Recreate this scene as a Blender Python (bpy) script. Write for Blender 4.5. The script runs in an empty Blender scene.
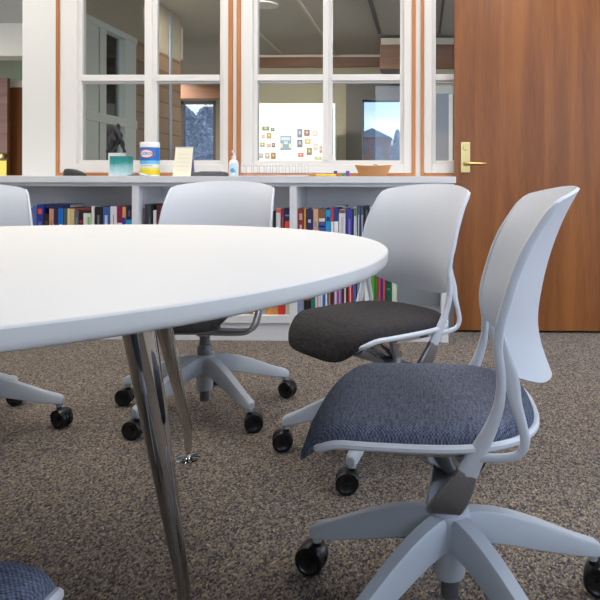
import bpy, bmesh, math, random
from mathutils import Vector, Matrix
random.seed(7)
SC = bpy.context.scene
COL = SC.collection
PI = math.pi

# ------------------------------------------------------------------ camera
F, UX, VY, CAMH = 645.0, 406.0, 181.0, 0.867
ROLL = 0.0018
TH = math.radians(1.4)
cam_d = bpy.data.cameras.new('camera'); cam = bpy.data.objects.new('camera', cam_d); COL.objects.link(cam)
cam.location = (0, 0, CAMH); cam.rotation_mode = 'ZYX'; cam.matrix_world = Matrix.Translation((0,0,CAMH)) @ Matrix.Rotation(TH,4,'Z') @ Matrix.Rotation(PI/2,4,'X') @ Matrix.Rotation(ROLL,4,'Z')
cam_d.sensor_width = 36; cam_d.lens = 36*F/600
cam_d.shift_x = (300-UX)/600; cam_d.shift_y = -(300-VY)/600
cam_d.clip_start = 0.05; cam_d.clip_end = 500
SC.camera = cam
def cw(X, d):                       # a spot on the floor, right of / ahead of the camera
    return (X*math.cos(TH)-d*math.sin(TH), X*math.sin(TH)+d*math.cos(TH))
def at(u, v, y):                    # where a sight line meets the plane at depth y
    a, b = (u-UX)/F, (v-VY)/F
    a, b = a+b*ROLL, b-a*ROLL
    t = y/(a*math.sin(TH)+math.cos(TH))
    return (t*(a*math.cos(TH)-math.sin(TH)), CAMH-b*t)
def ax(u, y): return at(u, 0, y)[0]
def az(v, y, u=300): return at(u, v, y)[1]

# ------------------------------------------------------------------ tags
def tag(o, label=None, cat=None, group=None, kind=None):
    if label: o['label'] = label
    if cat: o['category'] = cat
    if group: o['group'] = group
    if kind: o['kind'] = kind
    return o
def empty(name, loc=(0,0,0), rz=0):
    o = bpy.data.objects.new(name, None); COL.objects.link(o)
    o.location = loc; o.rotation_euler = (0,0,rz); o.empty_display_size = .1
    return o
def link(name, bm, mats, parent=None, smooth=False, bevel=0, loc=None):
    me = bpy.data.meshes.new(name)
    bmesh.ops.recalc_face_normals(bm, faces=bm.faces)
    bm.to_mesh(me); bm.free()
    if not isinstance(mats, (list, tuple)): mats = [mats]
    for m in mats: me.materials.append(m)
    if smooth:
        for p in me.polygons: p.use_smooth = True
        try: me.set_sharp_from_angle(angle=math.radians(40))
        except Exception: pass
    o = bpy.data.objects.new(name, me); COL.objects.link(o)
    if parent: o.parent = parent
    if loc: o.location = loc
    if bevel:
        b = o.modifiers.new('bevel', 'BEVEL'); b.width = bevel; b.segments = 2; b.limit_method = 'ANGLE'
    return o

# ------------------------------------------------------------------ materials
def lin(c):
    return tuple(((x/255)/12.92 if x/255 <= .04045 else ((x/255+.055)/1.055)**2.4) for x in c)+(1,)
MATS = {}
def mat(name, rgb, rough=.5, metal=0, var=.04, scale=30, bump=0, emis=0, spec=.5, trans=0):
    if name in MATS: return MATS[name]
    m = bpy.data.materials.new(name); m.use_nodes = True
    nt = m.node_tree; b = nt.nodes['Principled BSDF']
    c = lin(rgb)
    b.inputs['Roughness'].default_value = rough; b.inputs['Metallic'].default_value = metal
    b.inputs['Specular IOR Level'].default_value = spec
    tc = nt.nodes.new('ShaderNodeTexCoord'); n = nt.nodes.new('ShaderNodeTexNoise')
    n.inputs['Scale'].default_value = scale; n.inputs['Detail'].default_value = 3
    nt.links.new(tc.outputs['Object'], n.inputs['Vector'])
    mx = nt.nodes.new('ShaderNodeMix'); mx.data_type = 'RGBA'
    mx.inputs[6].default_value = tuple(max(0, x*(1-var)) for x in c[:3])+(1,)
    mx.inputs[7].default_value = tuple(min(1, x*(1+var)) for x in c[:3])+(1,)
    nt.links.new(n.outputs['Fac'], mx.inputs[0]); nt.links.new(mx.outputs[2], b.inputs['Base Color'])
    if bump:
        bp = nt.nodes.new('ShaderNodeBump'); bp.inputs['Strength'].default_value = bump; bp.inputs['Distance'].default_value = .002
        nt.links.new(n.outputs['Fac'], bp.inputs['Height']); nt.links.new(bp.outputs[0], b.inputs['Normal'])
    if emis:
        b.inputs['Emission Color'].default_value = c; b.inputs['Emission Strength'].default_value = emis
    if trans: b.inputs['Transmission Weight'].default_value = trans
    MATS[name] = m
    return m
def ramp(nt, stops, interp='LINEAR'):
    r = nt.nodes.new('ShaderNodeValToRGB'); r.color_ramp.interpolation = interp
    e = r.color_ramp.elements
    while len(e) > 1: e.remove(e[-1])
    e[0].position = stops[0][0]; e[0].color = stops[0][1]
    for p, c in stops[1:]:
        x = e.new(p); x.color = c
    return r
def carpet_mat():
    m = bpy.data.materials.new('loop_carpet'); m.use_nodes = True; nt = m.node_tree; b = nt.nodes['Principled BSDF']
    tc = nt.nodes.new('ShaderNodeTexCoord'); L = nt.links.new
    v = nt.nodes.new('ShaderNodeTexVoronoi'); v.inputs['Scale'].default_value = 250
    mp = nt.nodes.new('ShaderNodeMapping'); mp.inputs['Scale'].default_value = (1, .62, 1)
    nz = nt.nodes.new('ShaderNodeTexNoise'); nz.inputs['Scale'].default_value = 70; nz.inputs['Detail'].default_value = 3
    L(tc.outputs['Object'], mp.inputs[0]); L(mp.outputs[0], v.inputs['Vector']); L(tc.outputs['Object'], nz.inputs['Vector'])
    sep = nt.nodes.new('ShaderNodeSeparateColor'); L(v.outputs['Color'], sep.inputs[0])
    a = nt.nodes.new('ShaderNodeMath'); a.operation = 'MULTIPLY_ADD'; a.inputs[1].default_value = .72
    L(sep.outputs[0], a.inputs[0])
    s = nt.nodes.new('ShaderNodeMath'); s.operation = 'MULTIPLY'; s.inputs[1].default_value = .3; L(nz.outputs['Fac'], s.inputs[0]); L(s.outputs[0], a.inputs[2])
    r = ramp(nt, [(0, lin((48,46,48))), (.24, lin((72,70,74))), (.38, lin((112,98,83))), (.5, lin((100,102,110))), (.62, lin((150,133,112))), (.78, lin((134,127,118))), (.9, lin((188,172,148)))])
    L(a.outputs[0], r.inputs[0])
    big = nt.nodes.new('ShaderNodeTexNoise'); big.inputs['Scale'].default_value = 2.5; big.inputs['Detail'].default_value = 4
    L(tc.outputs['Object'], big.inputs['Vector'])
    mr = nt.nodes.new('ShaderNodeMapRange'); mr.inputs['To Min'].default_value = .78; mr.inputs['To Max'].default_value = .96; L(big.outputs['Fac'], mr.inputs['Value'])
    vm = nt.nodes.new('ShaderNodeVectorMath'); vm.operation = 'SCALE'; L(r.outputs[0], vm.inputs[0]); L(mr.outputs[0], vm.inputs['Scale'])
    L(vm.outputs[0], b.inputs['Base Color'])
    b.inputs['Roughness'].default_value = .95; b.inputs['Specular IOR Level'].default_value = .1
    bp = nt.nodes.new('ShaderNodeBump'); bp.inputs['Strength'].default_value = .6; bp.inputs['Distance'].default_value = .003; bp.invert = True
    L(v.outputs['Distance'], bp.inputs['Height']); L(bp.outputs[0], b.inputs['Normal'])
    return m
def wood_mat(name, c1, c2, rough=.35, vertical=True, scale=1.0, c3=None):
    m = bpy.data.materials.new(name); m.use_nodes = True; nt = m.node_tree; b = nt.nodes['Principled BSDF']; L = nt.links.new
    tc = nt.nodes.new('ShaderNodeTexCoord'); mp = nt.nodes.new('ShaderNodeMapping')
    mp.inputs['Scale'].default_value = (14*scale, 14*scale, .9*scale) if vertical else (.9*scale, 14*scale, 14*scale)
    L(tc.outputs['Object'], mp.inputs[0])
    n = nt.nodes.new('ShaderNodeTexNoise'); n.inputs['Scale'].default_value = 1.0; n.inputs['Detail'].default_value = 5; n.inputs['Distortion'].default_value = .6
    L(mp.outputs[0], n.inputs['Vector'])
    n2 = nt.nodes.new('ShaderNodeTexNoise'); n2.inputs['Scale'].default_value = 9; n2.inputs['Detail'].default_value = 3; L(mp.outputs[0], n2.inputs['Vector'])
    ad = nt.nodes.new('ShaderNodeMath'); ad.operation = 'MULTIPLY_ADD'; ad.inputs[1].default_value = .3; L(n2.outputs['Fac'], ad.inputs[0])
    s = nt.nodes.new('ShaderNodeMath'); s.operation = 'MULTIPLY'; s.inputs[1].default_value = .75; L(n.outputs['Fac'], s.inputs[0]); L(s.outputs[0], ad.inputs[2])
    r = ramp(nt, [(.32, lin(c1)), (.5, lin(c3 or tuple((a_+b_)/2 for a_, b_ in zip(c1, c2)))), (.68, lin(c2))])
    L(ad.outputs[0], r.inputs[0]); L(r.outputs[0], b.inputs['Base Color'])
    b.inputs['Roughness'].default_value = rough
    return m
def weave_mat(name, dark, light, s=520, amt=.5):
    m = bpy.data.materials.new(name); m.use_nodes = True; nt = m.node_tree; b = nt.nodes['Principled BSDF']; L = nt.links.new
    tc = nt.nodes.new('ShaderNodeTexCoord')
    sep = nt.nodes.new('ShaderNodeSeparateXYZ'); L(tc.outputs['Object'], sep.inputs[0])
    def wave(i):
        a = nt.nodes.new('ShaderNodeMath'); a.operation = 'MULTIPLY'; a.inputs[1].default_value = s*2; L(sep.outputs[i], a.inputs[0])
        c = nt.nodes.new('ShaderNodeMath'); c.operation = 'SINE'; L(a.outputs[0], c.inputs[0]); return c
    w1, w2 = wave(0), wave(1)
    mu = nt.nodes.new('ShaderNodeMath'); mu.operation = 'MULTIPLY'; L(w1.outputs[0], mu.inputs[0]); L(w2.outputs[0], mu.inputs[1])
    n = nt.nodes.new('ShaderNodeTexNoise'); n.inputs['Scale'].default_value = 260; n.inputs['Detail'].default_value = 4; L(tc.outputs['Object'], n.inputs['Vector'])
    n3 = nt.nodes.new('ShaderNodeTexNoise'); n3.inputs['Scale'].default_value = 40; n3.inputs['Detail'].default_value = 3
    mp = nt.nodes.new('ShaderNodeMapping'); mp.inputs['Scale'].default_value = (1, 8, 1); L(tc.outputs['Object'], mp.inputs[0]); L(mp.outputs[0], n3.inputs['Vector'])
    a1 = nt.nodes.new('ShaderNodeMath'); a1.operation = 'MULTIPLY_ADD'; a1.inputs[1].default_value = amt*.45; L(mu.outputs[0], a1.inputs[0]); L(n.outputs['Fac'], a1.inputs[2])
    a2 = nt.nodes.new('ShaderNodeMath'); a2.operation = 'MULTIPLY_ADD'; a2.inputs[1].default_value = .5; L(n3.outputs['Fac'], a2.inputs[0])
    a3 = nt.nodes.new('ShaderNodeMath'); a3.operation = 'MULTIPLY'; a3.inputs[1].default_value = .6; L(a1.outputs[0], a3.inputs[0]); L(a3.outputs[0], a2.inputs[2])
    r = ramp(nt, [(.3, lin(dark)), (.8, lin(light))]); L(a2.outputs[0], r.inputs[0]); L(r.outputs[0], b.inputs['Base Color'])
    b.inputs['Roughness'].default_value = .9; b.inputs['Specular IOR Level'].default_value = .15
    bp = nt.nodes.new('ShaderNodeBump'); bp.inputs['Strength'].default_value = .4; bp.inputs['Distance'].default_value = .001
    L(mu.outputs[0], bp.inputs['Height']); L(bp.outputs[0], b.inputs['Normal'])
    return m
def glass_mat(name, tint=(1,1,1,1), gloss=1.0):
    m = bpy.data.materials.new(name); m.use_nodes = True; nt = m.node_tree; nt.nodes.clear(); L = nt.links.new
    out = nt.nodes.new('ShaderNodeOutputMaterial'); t = nt.nodes.new('ShaderNodeBsdfTransparent'); t.inputs[0].default_value = tint
    g = nt.nodes.new('ShaderNodeBsdfGlossy'); g.inputs['Roughness'].default_value = .0
    fr = nt.nodes.new('ShaderNodeFresnel'); fr.inputs[0].default_value = 1.45
    mx = nt.nodes.new('ShaderNodeMixShader'); L(fr.outputs[0], mx.inputs[0]); L(t.outputs[0], mx.inputs[1]); L(g.outputs[0], mx.inputs[2]); L(mx.outputs[0], out.inputs[0])
    return m
def brick_mat():
    m = bpy.data.materials.new('red_brick'); m.use_nodes = True; nt = m.node_tree; b = nt.nodes['Principled BSDF']; L = nt.links.new
    tc = nt.nodes.new('ShaderNodeTexCoord'); mp = nt.nodes.new('ShaderNodeMapping'); mp.inputs['Rotation'].default_value = (PI/2, 0, 0); L(tc.outputs['Object'], mp.inputs[0])
    br = nt.nodes.new('ShaderNodeTexBrick'); br.inputs['Scale'].default_value = 2; br.inputs[1].default_value = lin((128,84,72)); br.inputs[2].default_value = lin((108,70,62)); br.inputs[3].default_value = lin((140,120,110))
    L(mp.outputs[0], br.inputs[0]); L(br.outputs[0], b.inputs['Base Color']); b.inputs['Roughness'].default_value = .9
    return m
def siding_mat():
    m = bpy.data.materials.new('wood_siding'); m.use_nodes = True; nt = m.node_tree; b = nt.nodes['Principled BSDF']; L = nt.links.new
    tc = nt.nodes.new('ShaderNodeTexCoord'); sep = nt.nodes.new('ShaderNodeSeparateXYZ'); L(tc.outputs['Object'], sep.inputs[0])
    d = nt.nodes.new('ShaderNodeMath'); d.operation = 'DIVIDE'; d.inputs[1].default_value = .145; L(sep.outputs[2], d.inputs[0])
    fr = nt.nodes.new('ShaderNodeMath'); fr.operation = 'FRACT'; L(d.outputs[0], fr.inputs[0])
    fl = nt.nodes.new('ShaderNodeMath'); fl.operation = 'FLOOR'; L(d.outputs[0], fl.inputs[0])
    wn = nt.nodes.new('ShaderNodeTexWhiteNoise'); wn.noise_dimensions = '1D'; L(fl.outputs[0], wn.inputs['W'])
    r = ramp(nt, [(0, lin((104,78,58))), (1, lin((140,110,84)))]); L(wn.outputs['Value'], r.inputs[0])
    g = nt.nodes.new('ShaderNodeMath'); g.operation = 'LESS_THAN'; g.inputs[1].default_value = .07; L(fr.outputs[0], g.inputs[0])
    mx = nt.nodes.new('ShaderNodeMix'); mx.data_type = 'RGBA'; L(g.outputs[0], mx.inputs[0]); L(r.outputs[0], mx.inputs[6]); mx.inputs[7].default_value = lin((70,50,38))
    L(mx.outputs[2], b.inputs['Base Color']); b.inputs['Roughness'].default_value = .6
    return m

M_CARPET = carpet_mat()
M_TABLE = mat('white_laminate', (214,214,213), .5, var=.01)
M_PLAS = mat('light_grey_plastic', (208,212,219), .38, var=.015, scale=60)
M_BASE = mat('grey_nylon_base', (176,183,191), .42, var=.02, scale=60)
M_ALU = mat('polished_aluminium', (190,190,192), .13, 1, var=.03)
M_ALU2 = mat('brushed_aluminium', (172,174,178), .42, 1, var=.1, scale=80)
M_CHROME = mat('chrome', (205,203,200), .05, 1, var=.01)
M_BLACK = mat('black_nylon', (14,14,16), .3, var=.1)
M_DKGREY = mat('grey_steel', (110,112,116), .4, .6)
M_BLUEF = weave_mat('blue_grey_weave', (30,34,48), (122,130,150))
M_CHARF = weave_mat('charcoal_weave', (26,25,27), (74,71,72), amt=.25)
M_SHELF = mat('white_painted_bookcase', (222,224,228), .5, var=.01)
M_WHITE = mat('white_paint', (226,223,218), .5, var=.01)
M_COL = mat('column_paint', (224,223,218), .6, var=.01)
M_CEIL = mat('ceiling_tile', (215,212,208), .9, var=.03)
M_DOOR = wood_mat('stained_door_veneer', (112,64,28), (148,91,42), .36, True, .9, (130,77,35))
M_TRIM = wood_mat('orange_stained_trim', (168,104,56), (200,136,84), .4, True)
M_WOODFAR = wood_mat('brown_wood_fascia', (105,66,42), (140,94,64), .5, False)
M_SIDING = siding_mat()
M_BRASS = mat('satin_brass', (212,190,128), .28, 1, var=.03)
M_BEIGE = mat('beige_wall_paint', (176,166,142), .8, var=.02, scale=3)
M_OLIVE = mat('taupe_wall_paint', (150,138,116), .8, var=.02, scale=3)
M_CREAM = mat('cream_paint', (216,206,186), .7, var=.02)
M_FARCEIL = mat('grey_ceiling_paint', (192,186,174), .9, var=.03, scale=4)
M_DARKW = mat('dark_bronze_frame', (84,76,68), .5)
M_SNOW = mat('snowy_ground', (225,230,238), .9, var=.05, scale=.5)
M_ROOF = mat('slate_roof', (92,100,112), .8)
M_BRICK = brick_mat()
M_BARK = mat('frosted_bark', (120,124,138), .9, var=.3, scale=6)
M_FROST = mat('frosted_foliage', (150,156,168), .9, var=.6, scale=1.2)
M_PAGES = mat('book_pages', (226,220,204), .8, var=.06, scale=200)
M_GLASS = glass_mat('window_glass', (.93,.95,.94,1))
M_TINT = glass_mat('tinted_outer_glass', (.60,.62,.64,1))
M_LAMP = mat('lamp_diffuser', (255,250,244), .5, emis=6.8)
M_LAMPF = mat('downlight_diffuser', (255,244,225), .5, emis=9)

# ------------------------------------------------------------------ mesh helpers
def box(bm, x0, x1, y0, y1, z0, z1, mi=0):
    vs = [bm.verts.new(p) for p in ((x0,y0,z0),(x1,y0,z0),(x1,y1,z0),(x0,y1,z0),(x0,y0,z1),(x1,y0,z1),(x1,y1,z1),(x0,y1,z1))]
    for f in ((0,3,2,1),(4,5,6,7),(0,1,5,4),(1,2,6,5),(2,3,7,6),(3,0,4,7)):
        fc = bm.faces.new([vs[i] for i in f]); fc.material_index = mi
    return vs
def boxo(name, dims, m, parent=None, bevel=0):
    bm = bmesh.new(); box(bm, *dims); return link(name, bm, m, parent, bevel=bevel)
def rings(bm, rs, cap0=True, cap1=True, closed=False, mi=0):
    vr = [[bm.verts.new(p) for p in r] for r in rs]
    n = len(vr[0]); N = len(vr)
    for i in range(N if closed else N-1):
        a, b = vr[i], vr[(i+1) % N]
        for j in range(n):
            f = bm.faces.new((a[j], a[(j+1) % n], b[(j+1) % n], b[j])); f.material_index = mi
    if not closed:
        if cap0: bm.faces.new(list(reversed(vr[0]))).material_index = mi
        if cap1: bm.faces.new(vr[-1]).material_index = mi
    return vr
def lathe(bm, prof, c=(0,0,0), n=32, mi=0):
    rs = [[(c[0]+r*math.cos(2*PI*k/n), c[1]+r*math.sin(2*PI*k/n), c[2]+z) for k in range(n)] for r, z in prof]
    rings(bm, rs, mi=mi)
def cyl(bm, p0, p1, r0, r1=None, n=16, mi=0):
    r1 = r0 if r1 is None else r1
    p0, p1 = Vector(p0), Vector(p1); d = (p1-p0).normalized()
    a = d.orthogonal().normalized(); b = d.cross(a)
    rings(bm, [[p+r*(math.cos(2*PI*k/n)*a+math.sin(2*PI*k/n)*b) for k in range(n)] for p, r in ((p0,r0),(p1,r1))], mi=mi)
def cr(P, n=6):                       # catmull-rom through tuples of any length
    out = []
    for i in range(len(P)-1):
        p0, p1, p2, p3 = P[max(i-1,0)], P[i], P[i+1], P[min(i+2,len(P)-1)]
        for k in range(n):
            t = k/n
            out.append(tuple(.5*((2*b)+(-a+c)*t+(2*a-5*b+4*c-d)*t*t+(-a+3*b-3*c+d)*t**3) for a, b, c, d in zip(p0,p1,p2,p3)))
    out.append(tuple(P[-1])); return out
def sweep(bm, P, side=(1,0,0), n=12, closed=False, sq=1.0, mi=0):
    # P: (x,y,z,a,b): half size b along 'side', a across it
    N = len(P); rs = []
    for i in range(N):
        p = Vector(P[i][:3]); q0 = Vector(P[(i-1) % N if closed else max(i-1,0)][:3]); q1 = Vector(P[(i+1) % N if closed else min(i+1,N-1)][:3])
        t = (q1-q0).normalized(); s = Vector(side) if not callable(side) else Vector(side(p))
        s = (s-t*s.dot(t)).normalized(); w = t.cross(s)
        a, b = P[i][3], P[i][4]; r = []
        for k in range(n):
            c_, s_ = math.cos(2*PI*(k+.5)/n), math.sin(2*PI*(k+.5)/n)
            c_ = math.copysign(abs(c_)**sq, c_); s_ = math.copysign(abs(s_)**sq, s_)
            r.append(p+w*a*c_+s*b*s_)
        rs.append(r)
    rings(bm, rs, closed=closed, mi=mi)
def interp(T, z):
    if z <= T[0][0]: return T[0][1]
    for (a, va), (b, vb) in zip(T, T[1:]):
        if z <= b: return va+(vb-va)*(z-a)/(b-a)
    return T[-1][1]
def smooth_tab(T):
    return cr([tuple(t) for t in T], 6)

# ------------------------------------------------------------------ task chair (front faces -y)
YC = smooth_tab([(.485,.212),(.52,.197),(.576,.178),(.63,.172),(.70,.182),(.764,.199),(.82,.220),(.86,.240),(.89,.256)])
YE = smooth_tab([(.485,.165),(.52,.128),(.56,.092),(.60,.080),(.64,.081),(.693,.095),(.745,.112),(.797,.138),(.841,.168),(.87,.19),(.89,.204)])
WZ = smooth_tab([(.485,.145),(.51,.168),(.54,.194),(.58,.213),(.64,.222),(.70,.224),(.78,.220),(.84,.215),(.89,.210)])
def shell_pt(s, t):
    zt = .877-.022*abs(s)**2.3-(.006*max(0,(abs(s)-.94)/.06)**2)
    zb = .513+.020*abs(s)**2+.035*max(0,(abs(s)-.55)/.45)**2
    z = zb+(zt-zb)*t
    ye, yc, w = interp(YE, z), interp(YC, z), interp(WZ, z)
    return Vector((s*w, yc-(yc-ye)*abs(s)**2.0, z))
def make_shell(bm):
    NS, NT = 34, 30
    g = [[shell_pt(-1+2*i/NS, j/NT) for i in range(NS+1)] for j in range(NT+1)]
    th = .0065; fr, bk = [], []
    for j in range(NT+1):
        fr.append([]); bk.append([])
        for i in range(NS+1):
            du = g[j][min(i+1,NS)]-g[j][max(i-1,0)]; dv = g[min(j+1,NT)][i]-g[max(j-1,0)][i]
            n = du.cross(dv).normalized()
            if n.y > 0: n = -n                     # to the sitter
            fr[-1].append(bm.verts.new(g[j][i]+n*th)); bk[-1].append(bm.verts.new(g[j][i]))
    for j in range(NT):
        for i in range(NS):
            bm.faces.new((fr[j][i], fr[j][i+1], fr[j+1][i+1], fr[j+1][i])); bm.faces.new((bk[j][i+1], bk[j][i], bk[j+1][i], bk[j+1][i+1]))
    for i in range(NS):
        bm.faces.new((fr[0][i+1], fr[0][i], bk[0][i], bk[0][i+1])); bm.faces.new((fr[NT][i], fr[NT][i+1], bk[NT][i+1], bk[NT][i]))
    for j in range(NT):
        bm.faces.new((fr[j][0], fr[j+1][0], bk[j+1][0], bk[j][0])); bm.faces.new((fr[j+1][NS], fr[j][NS], bk[j][NS], bk[j+1][NS]))
def seat_xy(a, k=1.0):
    c, s = math.cos(a), math.sin(a)
    e = 2/4.6 if s < 0 else 2/2.7
    x = .214*math.copysign(abs(c)**(2/4.2 if s < 0 else 2/2.9), c)
    y = -.055+(.228 if s < 0 else .215)*math.copysign(abs(s)**e, s)
    x *= 1-.05*max(0,(-y-.05)/.2)
    return x*k, -.055+(y+.055)*k
def drop(y): return .044*max(0, min(1.2, (-.185-y)/.085))**1.8
NA = 72
def front(x, y): return max(0, min(1, (-y-.222)/.045))*(1-min(1, abs(x)/.208)**9)
def make_pad(bm):
    prof = [(0,.476),(.25,.476),(.5,.475),(.7,.473),(.85,.470),(.93,.466),(.975,.459),(1.0,.449),(1.0,.440),(.96,.436)]
    prev = None
    for k, z in prof:
        if k == 0:
            prev = [bm.verts.new((0,-.055,z))]; continue
        cur = []
        for i in range(NA):
            x, y = seat_xy(2*PI*i/NA, k); cur.append(bm.verts.new((x, y, z-drop(y)-(.014*front(x, y) if k >= .96 else 0))))
        if len(prev) == 1:
            for i in range(NA): bm.faces.new((prev[0], cur[i], cur[(i+1) % NA]))
        else:
            for i in range(NA): bm.faces.new((prev[i], prev[(i+1) % NA], cur[(i+1) % NA], cur[i]))
        prev = cur
    bm.faces.new(list(reversed(prev)))
def make_pan(bm):                       # plastic rim and underside of the seat
    P = []
    for i in range(NA):
        x, y = seat_xy(2*PI*i/NA, 1.018); f = front(x, y); x, y = seat_xy(2*PI*i/NA, 1.018-.14*f); P.append((x, y, .438-drop(y)-.004*f, .0075, .0075))
    sweep(bm, P, side=(0,0,1), n=8, closed=True)
    prev = None
    for k, z in ((1.0,.434),(.9,.428),(.6,.418),(.3,.412)):
        cur = []
        for i in range(NA):
            x, y = seat_xy(2*PI*i/NA, k*(1-.14*front(*seat_xy(2*PI*i/NA, k)))); cur.append(bm.verts.new((x, y, z-drop(y)*k-.006*front(x, y))))
        if prev:
            for i in range(NA): bm.faces.new((prev[i], prev[(i+1) % NA], cur[(i+1) % NA], cur[i]))
        prev = cur
    bm.faces.new(prev)
def make_upright(bm, s):
    K = [(.203,.026,.392,.019,.0085),(.208,.044,.43,.0155,.0085),(.212,.066,.475,.0115,.0085),(.216,.080,.52,.009,.0085),(.2165,.083,.565,.0085,.0085)]
    for z in (.61,.65,.69,.73,.77,.81,.835):
        K.append((interp(WZ,z)+.001, interp(YE,z)-.002, z, .0085 if z < .8 else .007, .006 if z < .8 else .005))
    K.append((interp(WZ,.852)-.002, interp(YE,.853), .852, .004, .004))
    sweep(bm, [(s*p[0],)+p[1:] for p in cr(K, 5)], side=(1,0,0), n=14, sq=.8)
def make_loop(bm, s):
    K = [(.218,.083,.640,.003,.003),(.2175,.090,.600,.009,.0045),(.217,.100,.560,.0125,.005),(.218,.107,.520,.0105,.0055),(.220,.117,.485,.0085,.0055),(.221,.122,.457,.0085,.0055),(.220,.113,.436,.0075,.0055),(.217,.088,.427,.0075,.0055),(.212,.056,.424,.0075,.0055),(.207,.036,.420,.0075,.005)]
    sweep(bm, [(s*p[0],)+p[1:] for p in cr(K, 6)], side=(1,0,0), n=12, sq=.8)
def make_yoke(bm, s=1):
    K = [(.2035,.027,.395,.0185,.008),(.202,.014,.368,.024,.008),(.194,-.004,.336,.029,.008),(.172,-.013,.317,.031,.008),(.10,-.012,.312,.030,.009),(.0,-.006,.314,.030,.010)]
    H = cr(K, 6); H = H+[(-p[0],)+p[1:] for p in reversed(H[:-1])]
    # section: wide along y, thin across the bend
    rs = []
    N = len(H)
    for i in range(N):
        p = Vector(H[i][:3]); t = (Vector(H[min(i+1,N-1)][:3])-Vector(H[max(i-1,0)][:3])).normalized()
        sy = Vector((0,1,0)); sy = (sy-t*sy.dot(t)).normalized(); w = t.cross(sy); a, b = H[i][3], H[i][4]
        rs.append([p+sy*a*c_+w*b*d_ for c_, d_ in ((-1,-.5),(-.85,-1),(.85,-1),(1,-.5),(1,.5),(.85,1),(-.85,1),(-1,.5))])
    rings(bm, rs)
def make_mech(bm):
    lathe(bm, [(.001,.296),(.030,.296),(.032,.30),(.032,.325),(.026,.335),(.001,.335)], n=28)
    sweep(bm, cr([(0,.04,.325,.014,.045),(0,-.01,.34,.022,.05),(0,-.07,.375,.022,.055),(0,-.13,.405,.010,.065),(0,-.19,.400,.006,.07)], 5), side=(1,0,0), n=12, sq=.6)
    for s in (-1, 1):
        sweep(bm, cr([(s*.045,.02,.315,.016,.007),(s*.06,-.005,.35,.018,.007),(s*.085,-.02,.40,.03,.007),(s*.09,-.02,.425,.045,.006)], 4), side=(1,0,0), n=10, sq=.6)
        box(bm, s*.13-.05, s*.13+.05, -.10, .06, .410, .419)
def make_lever(bm):
    sweep(bm, cr([(-.03,-.06,.352,.004,.004),(-.05,-.06,.330,.004,.004),(-.09,-.06,.318,.004,.004),(-.17,-.06,.315,.004,.004),(-.20,-.06,.320,.007,.004),(-.225,-.06,.328,.008,.004)], 4), side=(0,0,1), n=10)
def make_column(bm):
    lathe(bm, [(.001,.034),(.018,.034),(.018,.10),(.022,.20),(.0275,.202),(.0275,.240),(.024,.245),(.0195,.246),(.0185,.278),(.001,.278)], n=28)
def make_base(bm):
    lathe(bm, [(.001,.076),(.029,.076),(.031,.082),(.031,.13),(.036,.145),(.042,.16),(.041,.198),(.037,.207),(.030,.210),(.001,.210)], n=40)
    TOP = [(.02,.202),(.05,.205),(.09,.199),(.13,.188),(.18,.169),(.22,.151),(.27,.128),(.318,.110),(.327,.102)]
    BOT = {.02:.140,.05:.144,.09:.138,.13:.128,.18:.113,.22:.102,.27:.089,.318:.080,.327:.081}
    for k in range(5):
        a = 2*PI*k/5; ca, sa = math.cos(a), math.sin(a); rs = []
        for r, zt in TOP:
            zb = BOT[r]; f = r/.33
            wt = .0175-.006*f; wb = .027-.011*f
            if r > .32: wt *= .7; wb *= .7
            pr = [(-wb,zb+.003),(-wb+.004,zb),(wb-.004,zb),(wb,zb+.003),(wt+.003,zt-.006),(wt-.002,zt),(-wt+.002,zt),(-wt-.003,zt-.006)]
            rs.append([(r*ca-y*sa, r*sa+y*ca, z) for y, z in pr])
        rings(bm, rs)
        lathe(bm, [(.001,.070),(.010,.070),(.012,.088),(.001,.088)], c=(.312*ca,.312*sa,0), n=14)
def make_caster(bm):                    # origin at the stem, trail towards -y
    cyl(bm, (0,0,.05), (0,0,.078), .008, n=14)
    n = 20; rs = []
    for x in (-.0045, .0045):
        rs.append([(x, -.014+.030*math.cos(PI*2*k/n), .033+.030*math.sin(PI*2*k/n)) for k in range(n)])
    rings(bm, rs)
    cyl(bm, (-.026,-.014,.033), (.026,-.014,.033), .006, n=10)
    # hood over the wheels
    rs = []
    for x in (-.024,-.018,.018,.024):
        rr = .0335 if abs(x) < .02 else .031
        pts = [(x, -.014+rr*math.cos(t), .033+rr*math.sin(t)) for t in [PI*.05+PI*.75*k/10 for k in range(11)]]
        pts += [(x, -.014+(rr-.003)*math.cos(t), .033+(rr-.003)*math.sin(t)) for t in [PI*.80-PI*.75*k/10 for k in range(11)]]
        rs.append(pts)
    rings(bm, rs)
def make_wheel(bm, s):
    x0, x1 = s*.006, s*.023; n = 28
    rs = [[(x, -.014+r*math.cos(2*PI*k/n), .033+r*math.sin(2*PI*k/n)) for k in range(n)] for x, r in ((x0,.026),(x0+s*.001,.030),(x0+s*.003,.0325),(x1-s*.004,.0325),(x1-s*.001,.030),(x1,.024),(x1-s*.003,.020),(x1-s*.003,.004))]
    rings(bm, rs)
def msh(name, fn, m, *a, smooth=True):
    bm = bmesh.new(); fn(bm, *a)
    bmesh.ops.recalc_face_normals(bm, faces=bm.faces)
    me = bpy.data.meshes.new(name); bm.to_mesh(me); bm.free(); me.materials.append(m)
    for p in me.polygons: p.use_smooth = True
    me.set_sharp_from_angle(angle=math.radians(38))
    return me
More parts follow.
